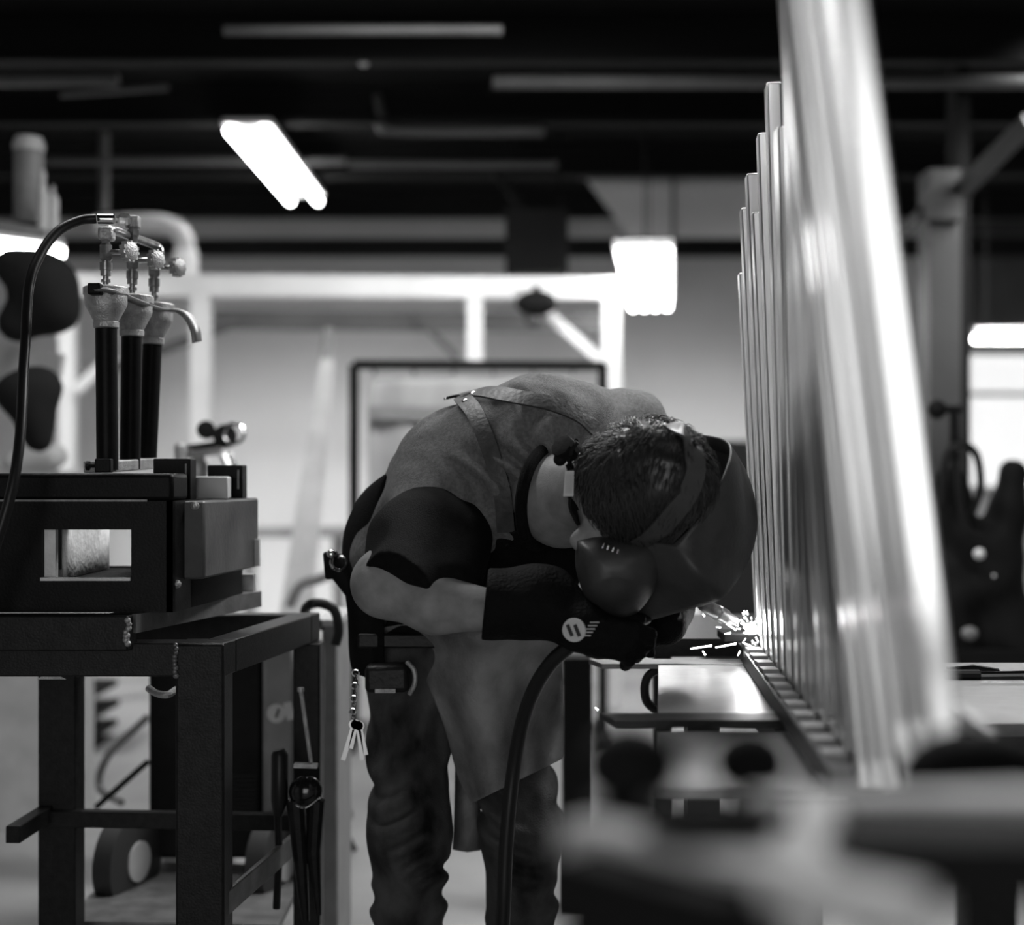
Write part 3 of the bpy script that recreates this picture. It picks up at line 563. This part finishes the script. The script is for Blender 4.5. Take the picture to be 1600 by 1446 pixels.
# second, shorter row behind, its steel darkened for the shade between the bars
for k in range(10):
    Y = 2.85-.12*k; x = rl(Y)+.05; sl = .04 if k < 5 else .04+.01*(k-4)
    zt = 1.5+.07*k+random.uniform(-.03,.05); zt = min(zt, 2.6)
    MB().bar((x, Y, RZ+.04), (x-sl*(zt-RZ), Y, zt), .02, .02).build('rear_picket', mat('shaded_picket_steel', .08, .4, metal=.8) if k == 0 else bpy.data.materials['shaded_picket_steel'], rp, bevel=.002)
for z in (.93, 1.0): MB().bar((rl(2.95)+.05, 2.95, z), (rl(1.3)+.045, 1.3, z), .008, .012).build('back_strip', M['bright'], rp)
# ------------------------------------------------------------------ welding table
wt = thing('welding_table', 'steel welding table of separate plates under the railing panel', 'table', (.7, 2.4, 0))
TZ = .855
def plate(pix, th, name, m, z=TZ): 
    q = [PZ(a, b, z) for a, b in pix]; return MB().quad([(p.x,p.y) for p in q], z-th, z).build(name, m, wt, bevel=.001)
plate([(1028,1122),(1255,1122),(1215,1037),(1028,1037)], .012, 'table_plate', M['brushed'])
plate([(1380,1130),(1720,1130),(1640,1036),(1300,1036)], .02, 'table_plate', M['brushed'])
plate([(940,1038),(1175,1038),(1172,1030),(920,1030)], .01, 'cross_bar', M['scale'], TZ+.002)
q = [P(962,1126,2.2), P(1240,1126,2.2), P(1240,1120,2.27), P(938,1120,2.27)]
MB().quad([(p.x,p.y) for p in q], P(0,1138,2.2).z, P(0,1126,2.2).z).build('front_bar', M['steel'], wt, bevel=.002)
plate([(1028,1232),(1325,1232),(1245,1143),(1028,1143)], .012, 'lower_plate', M['brushed'], .842)
for (x, Y) in ((.36,2.7),(1.05,2.7),(.62,1.86),(1.05,1.86)): MB().box(x-.03, x+.03, Y-.03, Y+.03, 0, .78).build('leg', M['steel'], wt)
MB().box(.33, 1.08, 2.67, 2.73, .77, .835).box(.30, 1.08, 1.83, 1.89, .78, .829).box(.42, .46, 1.89, 2.67, .80, .83).box(1.0, 1.04, 1.89, 2.67, .80, .83).build('frame_rail', M['steel'], wt)
cl = props(MB().box(P(1128,0,2.9).x, P(1188,0,2.9).x, 2.87, 2.97, P(0,1001,2.9).z, P(0,989,2.9).z).build('backing_bar', M['soft'], bevel=.002), 'short dark flat bar under the weld at the railing foot', 'bar')
props(MB().hexa([P(1030,1000,3.1), P(1160,1000,3.1), P(1160,992,3.4), P(1055,985,3.4), P(1030,996,3.1), P(1160,996,3.1), P(1160,988,3.4), P(1055,978,3.4)]).build('scrap_plate', M['lgrey']), 'pale plate lying beyond the weld behind the gloves', 'plate')
rb = thing('rear_bench', 'low dark bench behind the welding table holding scrap', 'bench', (.4, 3.4, 0))
MB().box(.16, .75, 3.07, 3.6, P(0,1004,3.0).z-.04, P(0,1004,3.0).z).build('bench_top', M['steel'], rb)
for x in (.35,.7): MB().box(x-.02, x+.02, 3.3, 3.34, 0, .84).build('leg', M['steel'], rb)
MB().box(P(880,0,4).x, P(925,0,4).x, 4.0, 4.1, 0, P(0,1030,4).z).build('dark_post', M['soft'], rb)
props(MB().tube(smoothpath([P(1045,1040,2.9), P(1012,1058,2.9), P(1010,1095,2.9), P(1035,1118,2.9)], 6), .009, 8).build('cable_loop', M['rubber']), 'dark cable loop hanging at the left corner of the table plate', 'cable')
plr = thing('pliers', 'pliers with dark handle on the table right of the railing', 'pliers', PZ(1530,1060,TZ))
MB().tube([P(1475,1056,2.66), P(1530,1056,2.66)], .011, 10).build('handle', M['rubber'], plr)
MB().tube([P(1530,1056,2.66), P(1600,1055,2.66)], .008, 10).build('jaw', M['chrome'], plr)
MB().tube([P(1480,1046,2.7), P(1520,1043,2.7), P(1560,1050,2.7)], .006, 8).build('second_handle', M['rubber'], plr)
# ------------------------------------------------------------------ foreground, out of focus
def fg(name, label, cat, mb, m, **k): return props(mb.build(name, m, **k), label, cat)
P0 = P; KN = .72
def P(px, py, Y): return P0(px, py, Y*KN)
nb = thing('near_workbench', 'pale steel framed bench in the blurred foreground, lower right', 'bench', (.4, .95, 0))
Yn = .92
MB().bar(P(1235,1268,1.15), P(1720,1268,1.0), .04,.02).build('rear_rail', M['fgrey'], nb, bevel=.003)
MB().bar(P(900,1305,1.05), P(1440,1432,.84), .03, .018).build('front_rail', M['fgrey'], nb, bevel=.003)
MB().bar(P(1240,1275,1.12), P(1230,1400,.95), .05, .03).build('side_rail', M['fgrey'], nb, bevel=.003)
for a in ((1235,1290,1.14), (1700,1300,1.02), (1000,1345,1.03), (1400,1440,.86)): p = P(*a); MB().box(p.x-.013, p.x+.013, p.y-.013, p.y+.013, 0, p.z).build('leg', M['fgrey'], nb)
MB().bar(P(930,1400,1.0), P(1180,1470,.9), .05, .05).build('lower_shelf', M['soft'], nb)
MB().bar(P(1330,1318,1.05), P(1720,1315,.98), .12, .03).build('tray', M['soft'], nb)
for (x, y, Y, r, lb) in ((985,1195,1.15,.026,'blurred black round clamp knob, left one in the foreground'), (1172,1190,1.2,.022,'blurred black round clamp knob, right one in the foreground')):
    t = thing('clamp', lb, 'clamp', P(x,1290,Y)); MB().ball(P(x,y,Y), r, (1.1,1.1,.9)).build('knob', M['soft'], t)
    MB().tube([P(x,y,Y), P(x+14,1285,Y)], .009, 10).build('screw', M['steel'], t); MB().bar(P(x-70,1282,Y), P(x+70,1290,Y), .03, .022).build('clamp_bar', M['soft'], t, bevel=.004)
t = thing('foreground_vise', 'dark blurred vise block in the foreground between the clamps', 'vise', P(1080,1310,1.05))
MB().box(P(1000,0,1.0).x, P(1215,0,1.0).x, .97*KN, 1.02*KN, P(0,1305,1.0).z, P(0,1250,1.0).z).build('block', M['soft'], t, bevel=.01)
MB().tube([P(1160,1285,1.05), P(1235,1285,1.05)], .012, 10).build('spindle', M['steel'], t)
t = thing('angle_grinder', 'dark rounded tool on the blurred bench at the right edge', 'tool', P(1540,1260,1.2))
MB().ball(P(1530,1215,1.25), .04, (1.3,.9,.8)).build('motor_body', M['soft'], t); MB().tube([P(1545,1225,1.25), P(1680,1240,1.25)], .024, 12).build('grip', M['soft'], t); MB().lathe(P(1500,1240,1.25), (0,-.2,1), [(-.004,.03),(.004,.03)], 20).build('disc', M['mgrey'], t)
P = P0
# ------------------------------------------------------------------ the worker
N = lambda v: np.array(v)
wk = thing('person', 'person in dark apron and welding mask bending over the weld at the railing', 'person', P(720,0,3.0)*0+Vector((-.1,3.0,0)))
PEL=P(680,950,3.06); WST=P(672,865,3.0); C2=P(738,765,2.92); C1=P(850,722,2.87)
SR=P(688,800,2.80); SL=P(965,692,2.99); ELB=P(603,912,2.60); WR=P(812,962,2.54); NB=P(880,782,2.70); HC=P(1000,757,2.50)
LEL=P(1060,905,2.92); LWR=P(1040,975,2.72)
u = N((.70,-.65,.25)); u /= np.linalg.norm(u); fdir = N((.35,.0,-.94)); fdir -= u*fdir.dot(u); fdir /= np.linalg.norm(fdir); sdir = np.cross(u, fdir)
R3 = np.stack([u, fdir, sdir]); hc = N(HC)
# legs
HR=P(640,1000,3.03); KR=P(640,1300,2.93); AR=Vector((-.22,3.0,.10)); HL=P(775,990,3.06); KL=P(815,1300,2.98); AL=Vector((.02,3.08,.10))
head_f = U([ell(hc, (.124,.100,.084), R3), ell(hc-u*.055+fdir*.045, (.065,.055,.058), R3), rc(hc-u*.02+fdir*.095, hc-u*.045+fdir*.112, .010, .014)], .03)
ear_c = N(P(915,845,2.50))
body_f = U([head_f, rc(NB, hc-u*.06-fdir*.015, .084, .066), rc(P(860,765,2.76), NB, .085, .084), ell(ear_c, (.030,.012,.024)),
  rc(C1, C2, .14, .135), rc(C2, WST, .135, .125), rc(WST, PEL, .125, .13), rc(SR, ELB, .055, .058), rc(ELB, P(680,942,2.575), .058, .052), rc(P(680,942,2.575), WR, .052, .032),
  rc(C1, SL, .11, .06), rc(SL, LEL, .05, .04), rc(LEL, LWR, .036, .024), rc(WR, P(900,985,2.50), .03, .028),
  rc(HR, KR, .07, .055), rc(KR, AR, .05, .035), rc(HL, KL, .07, .055), rc(KL, AL, .05, .035)], .03)
surface('body', body_f, (-.50,2.3,.02), (.5,3.25,1.45), .0085, M['skin'], wk)
# shirt
wrk = lambda p, a, q: a*np.sin(p[...,0]*q+2.2*np.sin(p[...,2]*q*.6+1)+1.5*np.sin(p[...,1]*q*.5))*np.sin(p[...,2]*q*.5-p[...,0]*q*.35+1.3)
tor = U([rc(C1, C2, .168, .163), rc(C2, WST, .163, .15), rc(WST, PEL, .15, .155), rc(SR, P(660,830,2.74), .085, .08), rc(C1, SL, .15, .103), rc(SL, P(1015,760,2.97), .10, .085)], .07)
neckhole = rc(P(890,780,2.705), hc-u*.04, .088, .10)
def shirt_f(p):
    d = tor(p)+wrk(p, .0055, 26)+wrk(p+1.7, .002, 70)
    col = np.linalg.norm(p-N(P(820,735,2.70)), axis=-1); d = d+.007*np.exp(-(col/.12)**2)*2.2*np.sin(p[...,0]*95+p[...,2]*60+2*np.sin(p[...,2]*40))
    return np.maximum(d, -neckhole(p))
surface('shirt', shirt_f, (-.45,2.5,.75), (.5,3.3,1.5), .006, M['shirt'], wk)
slv_a, slv_b = P(690,815,2.77), P(640,888,2.61)
sd = (slv_b-slv_a).normalized()
sl0 = U([rc(P(680,815,2.79), P(655,858,2.69), .090, .092), rc(P(655,858,2.69), slv_b+sd*.09, .092, .066), rc(P(700,850,2.74), P(712,915,2.60), .08,.052)], .05)
sleeve_f = cutp(lambda p: sl0(p)+wrk(p+.3, .004, 42), slv_b+sd*.072, sd+Vector((-.1,0,0)))
o = surface('sleeve', sleeve_f, (-.45,2.4,.9), (0,3.0,1.35), .006, M['sleeve'], wk); o['label'] = 'short sleeve on the near arm, darkened as in shade'
MB().torus(P(848,777,2.722), (.85,-.42,-.12), .093, .012, 36, 10).build('collar', M['sleeve'], wk)  # collar ring darkened to paint in the shadow at the neck
# jeans
j0 = U([rc(HR, KR, .094, .078), rc(KR, AR+Vector((0,0,.02)), .076, .075), rc(HL, KL, .092, .078), rc(KL, AL+Vector((0,0,.02)), .076, .075), rc(PEL, P(700,985,3.04), .158, .15)], .05)
jl = U([rc(HR, KR, .094, .078), rc(KR, AR, .076, .075)], .03)
def jeans_f(p):
    d = j0(p); z = p[...,2]; x = p[...,0]
    kn = np.exp(-((z-.52)/.22)**2); wv = np.sin(z*85+4.0*np.sin(x*19+.6)+2.2*np.sin(p[...,1]*16+z*9)+2*np.sin(z*13))
    return d+(.0035+.0065*kn)*wv*np.clip(.5+.8*np.sin(x*33+z*17), 0, 1)
surface('jeans', cutp(jeans_f, (0,3,.985), (0,0,1)), (-.42,2.75,.07), (.2,3.3,1.0), .006, M['jeans'], wk)
for A in (AR, AL):
    blobf = U([rc(A+Vector((0,.02,-.02)), A+Vector((.05,-.16,-.05)), .052, .045), rc(A, A+Vector((0,0,.1)), .055, .06)], .03)
    surface('boot', cutp(blobf, (0,0,0.004), (0,0,-1)), (A.x-.15,A.y-.3,0), (A.x+.2,A.y+.15,.3), .009, M['base'], wk)
# apron front, hanging from the waist
def apron(u_, v_):
    left = smoothpath([Vector((575,985,0)), Vector((640,1010,0)), Vector((668,1070,0)), Vector((695,1140,0)), Vector((715,1215,0)), Vector((738,1256,0))], 5)
    right = smoothpath([Vector((850,935,0)), Vector((874,985,0)), Vector((878,1040,0)), Vector((880,1090,0)), Vector((881,1140,0)), Vector((880,1186,0))], 5)
    i = v_*(len(left)-1); a = left[int(i)].lerp(left[min(int(i)+1, len(left)-1)], i-int(i)); b = right[int(i)].lerp(right[min(int(i)+1, len(left)-1)], i-int(i))
    q = a.lerp(b, u_)
    Y = 2.84+.06*math.sin(u_*8.5+v_*2.5+.4)*(.35+.65*v_)+.05*(2*u_-1)**2+.02*math.sin(v_*9+u_*4)-.085*math.exp(-((v_-.17)/.09)**2)*(1-abs(2*u_-1.2))
    return P(q.x, q.y, Y)
sheet('apron', [[apron(i/22, j/22) for i in range(23)] for j in range(23)], M['leather'], wk, .004, 1)
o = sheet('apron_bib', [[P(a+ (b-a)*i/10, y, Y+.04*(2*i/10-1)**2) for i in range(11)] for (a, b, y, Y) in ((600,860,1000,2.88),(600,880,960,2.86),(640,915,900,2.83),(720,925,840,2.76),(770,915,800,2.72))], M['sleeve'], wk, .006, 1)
o = sheet('apron_tail', [[P(712,1190,3.04), P(730,1190,3.02), P(752,1190,3.04)], [P(711,1260,3.04), P(730,1260,3.01), P(750,1260,3.04)], [P(708,1328,3.04), P(730,1332,3.01), P(756,1328,3.04)]], M['leather'], wk, .004, 0)
# apron wrap along the back
bkp = [((608,735),(575,762)), ((590,790),(548,800)), ((598,840),(534,840)), ((590,890),(536,900)), ((600,950),(545,955)), ((600,1010),(545,1000)), ((600,1070),(548,1050))]
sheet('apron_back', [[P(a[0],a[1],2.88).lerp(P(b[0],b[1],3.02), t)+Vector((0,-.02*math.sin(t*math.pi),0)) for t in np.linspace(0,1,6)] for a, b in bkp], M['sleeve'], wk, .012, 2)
strap_f = lambda p: tor(p)-.005
# apron straps on the back
ribbon(strap_f, [(722,622),(742,645),(760,685),(775,730),(786,775),(790,830)], .034, .003, 'apron_strap', M['strap'], wk)
ribbon(strap_f, [(722,618),(760,614),(810,622),(860,632),(905,650),(930,672)], .034, .003, 'apron_strap', M['strap'], wk)
ribbon(strap_f, [(735,619),(712,621),(700,624)], .03, .003, 'strap_joint', M['black'], wk)
for (a, b) in ((701,623),(740,614),(728,626)):
    p, n_ = hit(strap_f, a, b+3); MB().lathe(p+n_*.003, n_, [(0,.007),(.003,.007),(.005,.003)], 12).build('rivet', M['chrome'], wk)
p, n_ = hit(lambda q: np.minimum(shirt_f(q), sleeve_f(q)), 803, 832)
for (a, b) in ((803,832),(792,852),(820,843)): MB().tube([P(a-3,b+2,2.66), P(a+3,b-2,2.66)], .0022, 6).build('buckle', M['chrome'], wk)
# hair: scalp shell with strands
hair0 = ell(hc+u*.006, (.137,.110,.096), R3)
def hair_f(p):
    q = (p-hc)@R3.T; d = hair0(p)+.002*np.sin(q[...,1]*90+3*np.sin(q[...,2]*60))
    return np.maximum(d, np.maximum(-(q[...,0]+.055+.03*(q[...,2] < 0)), q[...,1]-.095))
hr = surface('hair', hair_f, hc-.18, hc+.18, .005, M['hair'], wk)
b = MB(); rng = random.Random(3)
for _ in range(5200):
    t = Vector((rng.gauss(0,1), rng.gauss(0,1), rng.gauss(0,1))).normalized(); q = N((t.x*.137, t.y*.110, t.z*.096))
    if q[0] < -.08 or q[1] > .09: continue
    fl = N((-.25+.3*math.sin(q[2]*40), .9, .55*math.sin(q[0]*38+1)+rng.gauss(0,.25)))      # combed towards the brow
    nrm = q/N((.137,.110,.096))**2; nrm /= np.linalg.norm(nrm); fl = fl-nrm*fl.dot(nrm); fl /= np.linalg.norm(fl)
    L = rng.uniform(.014,.030); lift = rng.uniform(.15,.5)
    c_ = hc+u*.006; pts = []
    for s in (0, .5, 1.0): v = q+fl*L*s+nrm*(lift*L*math.sin(s*2.3)-.001); pts.append(Vector(c_+v@R3))
    b.tube(pts, [.0011,.0009,.0002], 3, cap=False)
b.build('strands', M['hair'], hr, smooth=True)
HF = lambda p: np.minimum(hair_f(p), head_f(p)+.002)
# headgear
ribbon(HF, [(1050,668),(1072,690),(1084,726),(1076,764),(1050,802),(1022,830),(1000,846)], .036, .003, 'headgear_strap', mat('grey_plastic', .06, .3), wk, off=.006)
ribbon(HF, [(905,690),(898,704),(893,735),(893,770),(905,812)], .020, .004, 'headgear_band', M['soft'], wk, off=.004)
p = P(887,756,2.50)
MB().hexa([P(880,776,2.485), P(896,776,2.48), P(896,776,2.49), P(880,776,2.495), P(883,736,2.485), P(897,736,2.48), P(897,736,2.49), P(883,736,2.495)]).build('warning_label', M['tape'], wk)
for k in range(5): MB().bar(P(885+k*2.4,741,2.479), P(884+k*2.2,771,2.479), .0007, .0004).build('label_print', M['mgrey'], wk)
kn = P(884,702,2.52)
MB().lathe(kn, Vector((-.6,-.6,.5)), [(-.02,.016),(0,.022),(.014,.022),(.016,.015)], 9).ball(kn+Vector((-.01,0,-.018)), .012).build('ratchet_knob', M['soft'], wk)
# welding mask: faceted scoop, rim nearest the crown
rim = [(900,850,2.58),(905,838,2.52),(1000,843,2.47),(1052,851,2.44),(1080,826,2.43),(1114,783,2.44),(1136,735,2.47),(1147,692,2.54),(1118,683,2.62),(1068,678,2.72)]
mid = [(903,880,2.61),(915,895,2.55),(1008,905,2.50),(1096,900,2.41),(1122,868,2.46),(1150,828,2.49),(1164,770,2.54),(1157,706,2.61),(1124,690,2.68),(1075,684,2.76)]
out = [(915,930,2.66),(942,964,2.63),(1012,971,2.58),(1130,937,2.46),(1165,892,2.58),(1185,838,2.62),(1182,782,2.66),(1162,722,2.71),(1130,702,2.76),(1080,700,2.82)]
inn = [(930,940,2.74),(952,955,2.70),(1020,958,2.67),(1118,928,2.68),(1150,892,2.69),(1165,840,2.72),(1162,788,2.76),(1145,742,2.80),(1120,730,2.84),(1085,730,2.88)]
frn = [(960,930,2.82),(970,940,2.78),(1030,945,2.77),(1090,920,2.78),(1120,885,2.80),(1130,840,2.82),(1128,800,2.84),(1115,775,2.86),(1105,765,2.88),(1090,760,2.90)]
mk = sheet('welding_mask', [[P(*p) for p in r] for r in (rim, mid, out, inn, frn)], M['mask'], wk, .005, 0)
for m_ in list(mk.modifiers): mk.modifiers.remove(m_)
ca = mk.data.attributes.new('crease_edge', 'FLOAT', 'EDGE')
for e in mk.data.edges:
    a_, b_ = sorted(e.vertices)
    if (b_-a_ == 10 and a_ % 10 in (2, 3) and a_//10 < 3 and (a_ % 10 == 3 or a_ >= 20)) or (b_-a_ == 1 and a_//10 == 2) or (b_-a_ == 1 and a_//10 == 0 and a_ % 10 in (2,3,6,7)): ca.data[e.index].value = .9
su = mk.modifiers.new('sub', 'SUBSURF'); su.levels = 3; su.render_levels = 3
so = mk.modifiers.new('t', 'SOLIDIFY'); so.thickness = .004; so.offset = 0
lns = [P(*p) for p in frn]; b = MB(); b.b.faces.new([b.b.verts.new(p) for p in lns]); 
o = b.build('mask_lens', M['print'], mk, smooth=False); so = o.modifiers.new('t', 'SOLIDIFY'); so.thickness = .006
# round ear-side panel of the mask
cpts = [(902,846),(935,838),(985,839),(1024,846),(1036,868),(1031,905),(1012,940),(985,966),(955,974),(932,960),(913,930),(901,888)]
b = MB(); ctr = P(960,900,2.44)
oc = [Vector(q) for q in smoothpath([Vector((a, c_, 0)) for a, c_ in cpts+[cpts[0]]], 4)][:-1]; n_o = len(oc)
def ring_(f_, dy): return [P(960+(q.x-960)*f_, 900+(q.y-900)*f_, dy+.045*f_**3+(.05 if q.y > 920 else .0)*f_*min(1, (q.y-920)/50)) for q in oc]
V = [[b.b.verts.new(q) for q in r] for r in ([p+Vector((0,.05,0)) for p in ring_(1.0, 2.445)], ring_(1.0, 2.445), ring_(.93, 2.440), ring_(.75, 2.437), ring_(.5, 2.436), ring_(.25, 2.436))]; cv = b.b.verts.new(P(960,900,2.436))
for r0, r1 in zip(V, V[1:]):
    for i in range(n_o): b.b.faces.new((r0[i], r0[(i+1)%n_o], r1[(i+1)%n_o], r1[i]))
for i in range(n_o): b.b.faces.new((V[-1][i], V[-1][(i+1)%n_o], cv))
o = b.build('mask_side_panel', M['mask'], mk, smooth=True)
for k in range(4): MB().bar(P(944+k*8,848+k*3,2.445), P(941+k*8,857+k*3,2.441), .002, .003).build('vent_slot', M['chrome'], mk)
# gloves
gf = [rc(P(772,945,2.545), P(850,940,2.54), .066, .060), rc(P(850,942,2.54), P(905,975,2.50), .062, .040), rc(P(905,982,2.50), P(955,990,2.49), .036, .030), rc(P(935,1005,2.49), P(975,1000,2.485), .026, .022)]
palm = U(gf, .03)
fing = []
for k, (x, y) in enumerate(((990,978),(992,992),(984,1006),(972,1018))):
    kn0 = P(x-38,y-2,2.465); k1 = P(x+4-k*2,y+4,2.452); k2 = P(x+26-k*5,y+14,2.47); k3 = P(x+20-k*5,y+22,2.505)
    fing.append(U([rc(kn0,k1,.0135,.0125), rc(k1,k2,.0122,.0115), rc(k2,k3,.0115,.0105)], .004))
thumb = U([rc(P(930,975,2.50), P(962,965,2.53), .016, .014), rc(P(962,965,2.53), P(1000,968,2.54), .014, .011)], .006)
def glove_f(p):
    d = palm(p)+wrk(p, .002, 60)
    for g in fing: d = smin(d, g(p), .006)
    return smin(d, thumb(p), .01)
surface('glove', cutp(glove_f, P(757,950,2.545), (-1,0,.1)), (-.13,2.4,.86), (.3,2.66,1.13), .0035, M['glove'], wk)
gl2 = U([rc(LEL, P(1045,950,2.80), .055, .045), rc(P(1045,950,2.80), LWR, .048, .042)], .02)
fl2 = [U([rc(P(1015+k*4,975+k*8,2.715), P(1000+k*2,985+k*9,2.685), .013, .012), rc(P(1000+k*2,985+k*9,2.685), P(1010+k*2,1000+k*7,2.665), .012, .010)], .004) for k in range(4)]
def glove2(p):
    d = gl2(p)
    for g in fl2: d = smin(d, g(p), .006)
    return smin(d, rc(P(1035,968,2.72), P(1055,958,2.68), .014, .011)(p), .01)
surface('glove', glove2, (.15,2.58,.82), (.45,3.02,1.15), .005, M['glove'], wk)
# badge on the cuff
p, n_ = hit(glove_f, 897, 985); 
MB().lathe(p-n_*.002, n_, [(0,.001),(0,.021),(.004,.0205),(.004,.001)], 24).build('cuff_badge', M['tape'], wk, label='round white badge on the glove cuff')
s1 = n_.cross(Vector((0,0,1))).normalized(); u1 = s1.cross(n_).normalized()
if s1.x < 0: s1 = -s1
if u1.z < 0: u1 = -u1
for dx in (-.007, .006):
    c0 = p+n_*.0025+s1*dx; MB().bar(c0-u1*.010+s1*.004, c0+u1*.010-s1*.004, .006, .003, up=n_).build('badge_mark', M['print'], wk)
for k in range(5):
    p, n_ = hit(glove_f, 916+k*3.2, 996-k*5); MB().bar(p+n_*.001-Vector((.008,0,-.003)), p+n_*.001+Vector((.008,0,.003)), .002, .002, up=n_).build('cuff_stitch', M['lgrey'], wk)
# belt pouch, keys, clip
MB().bar(P(572,1060,2.86), P(640,1058,2.86), .06, .055).build('belt_pouch', M['base'], wk, bevel=.01)
MB().bar(P(586,1080,2.825), P(618,1080,2.825), .004, .008).build('pouch_plate', M['alu'], wk)
MB().tube(smoothpath([P(636,1035,2.84), P(647,1048,2.83), P(648,1068,2.83), P(640,1085,2.84)], 5), .005, 8).build('pouch_clip', M['alu'], wk)
MB().box(P(560,0,2.9).x, P(860,0,2.9).x, 2.885, 2.9, P(0,1012,2.9).z, P(0,990,2.9).z).build('belt', M['base'], wk, bevel=.004)
kr = MB(); 
for k in range(8): kr.torus(P(556+(k%2)*2-k*.8,1052+k*10,2.86), (k%2,1-(k%2),.2), .007, .0018, 12, 6)
kr.build('key_chain', M['chrome'], wk)
for (x0_, y0_, x1_, y1_) in ((553,1132,536,1188),(556,1132,548,1170),(560,1134,566,1188),(562,1134,572,1180)):
    MB().bar(P(x0_,y0_,2.855), P(x1_,y1_,2.855), .009, .003, up=(0,1,0)).lathe(P(x0_,y0_,2.857), (0,-1,0), [(0,.010),(.004,.010)], 12).build('key', M['chrome'], wk)
MB().bar(P(516,862,3.0), P(520,905,3.0), .026, .03).build('waist_clip', M['soft'], wk, bevel=.005)
MB().torus(P(530,880,2.97), (.2,-1,.3), .016, .004, 18, 8).ball(P(518,866,2.98), .010).build('clip_ring', M['chrome'], wk)
MB().tube([P(520,880,3.0), P(560,930,3.0)], .022, 12).build('waist_strap', M['soft'], wk)
# ------------------------------------------------------------------ torch, hose, arc
to = thing('welding_torch', 'welding torch with thick black hose held in the gloved hand', 'torch', P(1000,985,2.56))
MB().tube(smoothpath([P(885,1012,2.50), P(920,998,2.50), P(965,985,2.53), P(1010,965,2.58)], 4), .0125, 12).build('handle', M['rubber'], to)
MB().tube(smoothpath([P(1010,965,2.58), P(1050,945,2.68), P(1085,940,2.78), P(1110,950,2.82)], 5), .009, 10).build('neck', M['steel'], to)
na, nb_ = P(1095,942,2.80), P(1166,984,2.88); nd = (nb_-na).normalized()
MB().lathe(na, nd, [(0,.010),(.006,.014),(.05,.014),(.052,.0155),(.075,.0155),(.077,.013),(.105,.012),(.107,.008)], 18).build('nozzle', M['brass'], to)
MB().tube(smoothpath([P(890,1010,2.50), P(862,1035,2.52), P(836,1075,2.55), P(816,1130,2.58), P(803,1200,2.60), P(795,1270,2.60), P(790,1340,2.60), P(787,1420,2.60), P(782,1520,2.62), P(780,1700,2.7)], 6), .0135, 14).build('hose', M['rubber'], to)
ap = P(1174,984,2.88)
arc = props(MB().ball(ap, .011, (1,1,1.3)).build('welding_arc', M['arc']), 'blinding white welding arc at the tip of the torch', 'arc')
ll = bpy.data.lights.new('arc_light', 'POINT'); ll.energy = .45; ll.shadow_soft_size = .012; lo_ = bpy.data.objects.new('arc_light', ll); C.collection.objects.link(lo_); lo_.location = ap+Vector((-.01,-.03,.02))
sp = MB(); rs = random.Random(5)
for k in range(70):
    an = rs.uniform(0, 2*math.pi); L = abs(rs.gauss(0,.035))+.006; d = Vector((math.cos(an)*1.1-.25, rs.uniform(-.5,.3), math.sin(an)*.9)); a = ap+d*L*.5; e = a+d.normalized()*rs.uniform(.002,.014)
    sp.tube([a, e], [.0014,.0006], 5)
for (x, y, x2, y2) in ((1079,1014,1112,1009),(1118,1012,1150,1006),(1160,1004,1190,1018),(1135,975,1150,985),(930,1106,934,1110),(1098,960,1101,963),(1060,962,1066,968),(1098,1018,1102,1024)):
    sp.tube([P(x,y,2.84), P(x2,y2,2.84)], [.0012,.0018], 5)
props(sp.build('sparks', M['spark']), 'spray of white sparks around the weld', 'sparks', kind='stuff')
sm = thing('dummy', None, None, (0,0,0)); bpy.data.objects.remove(sm)
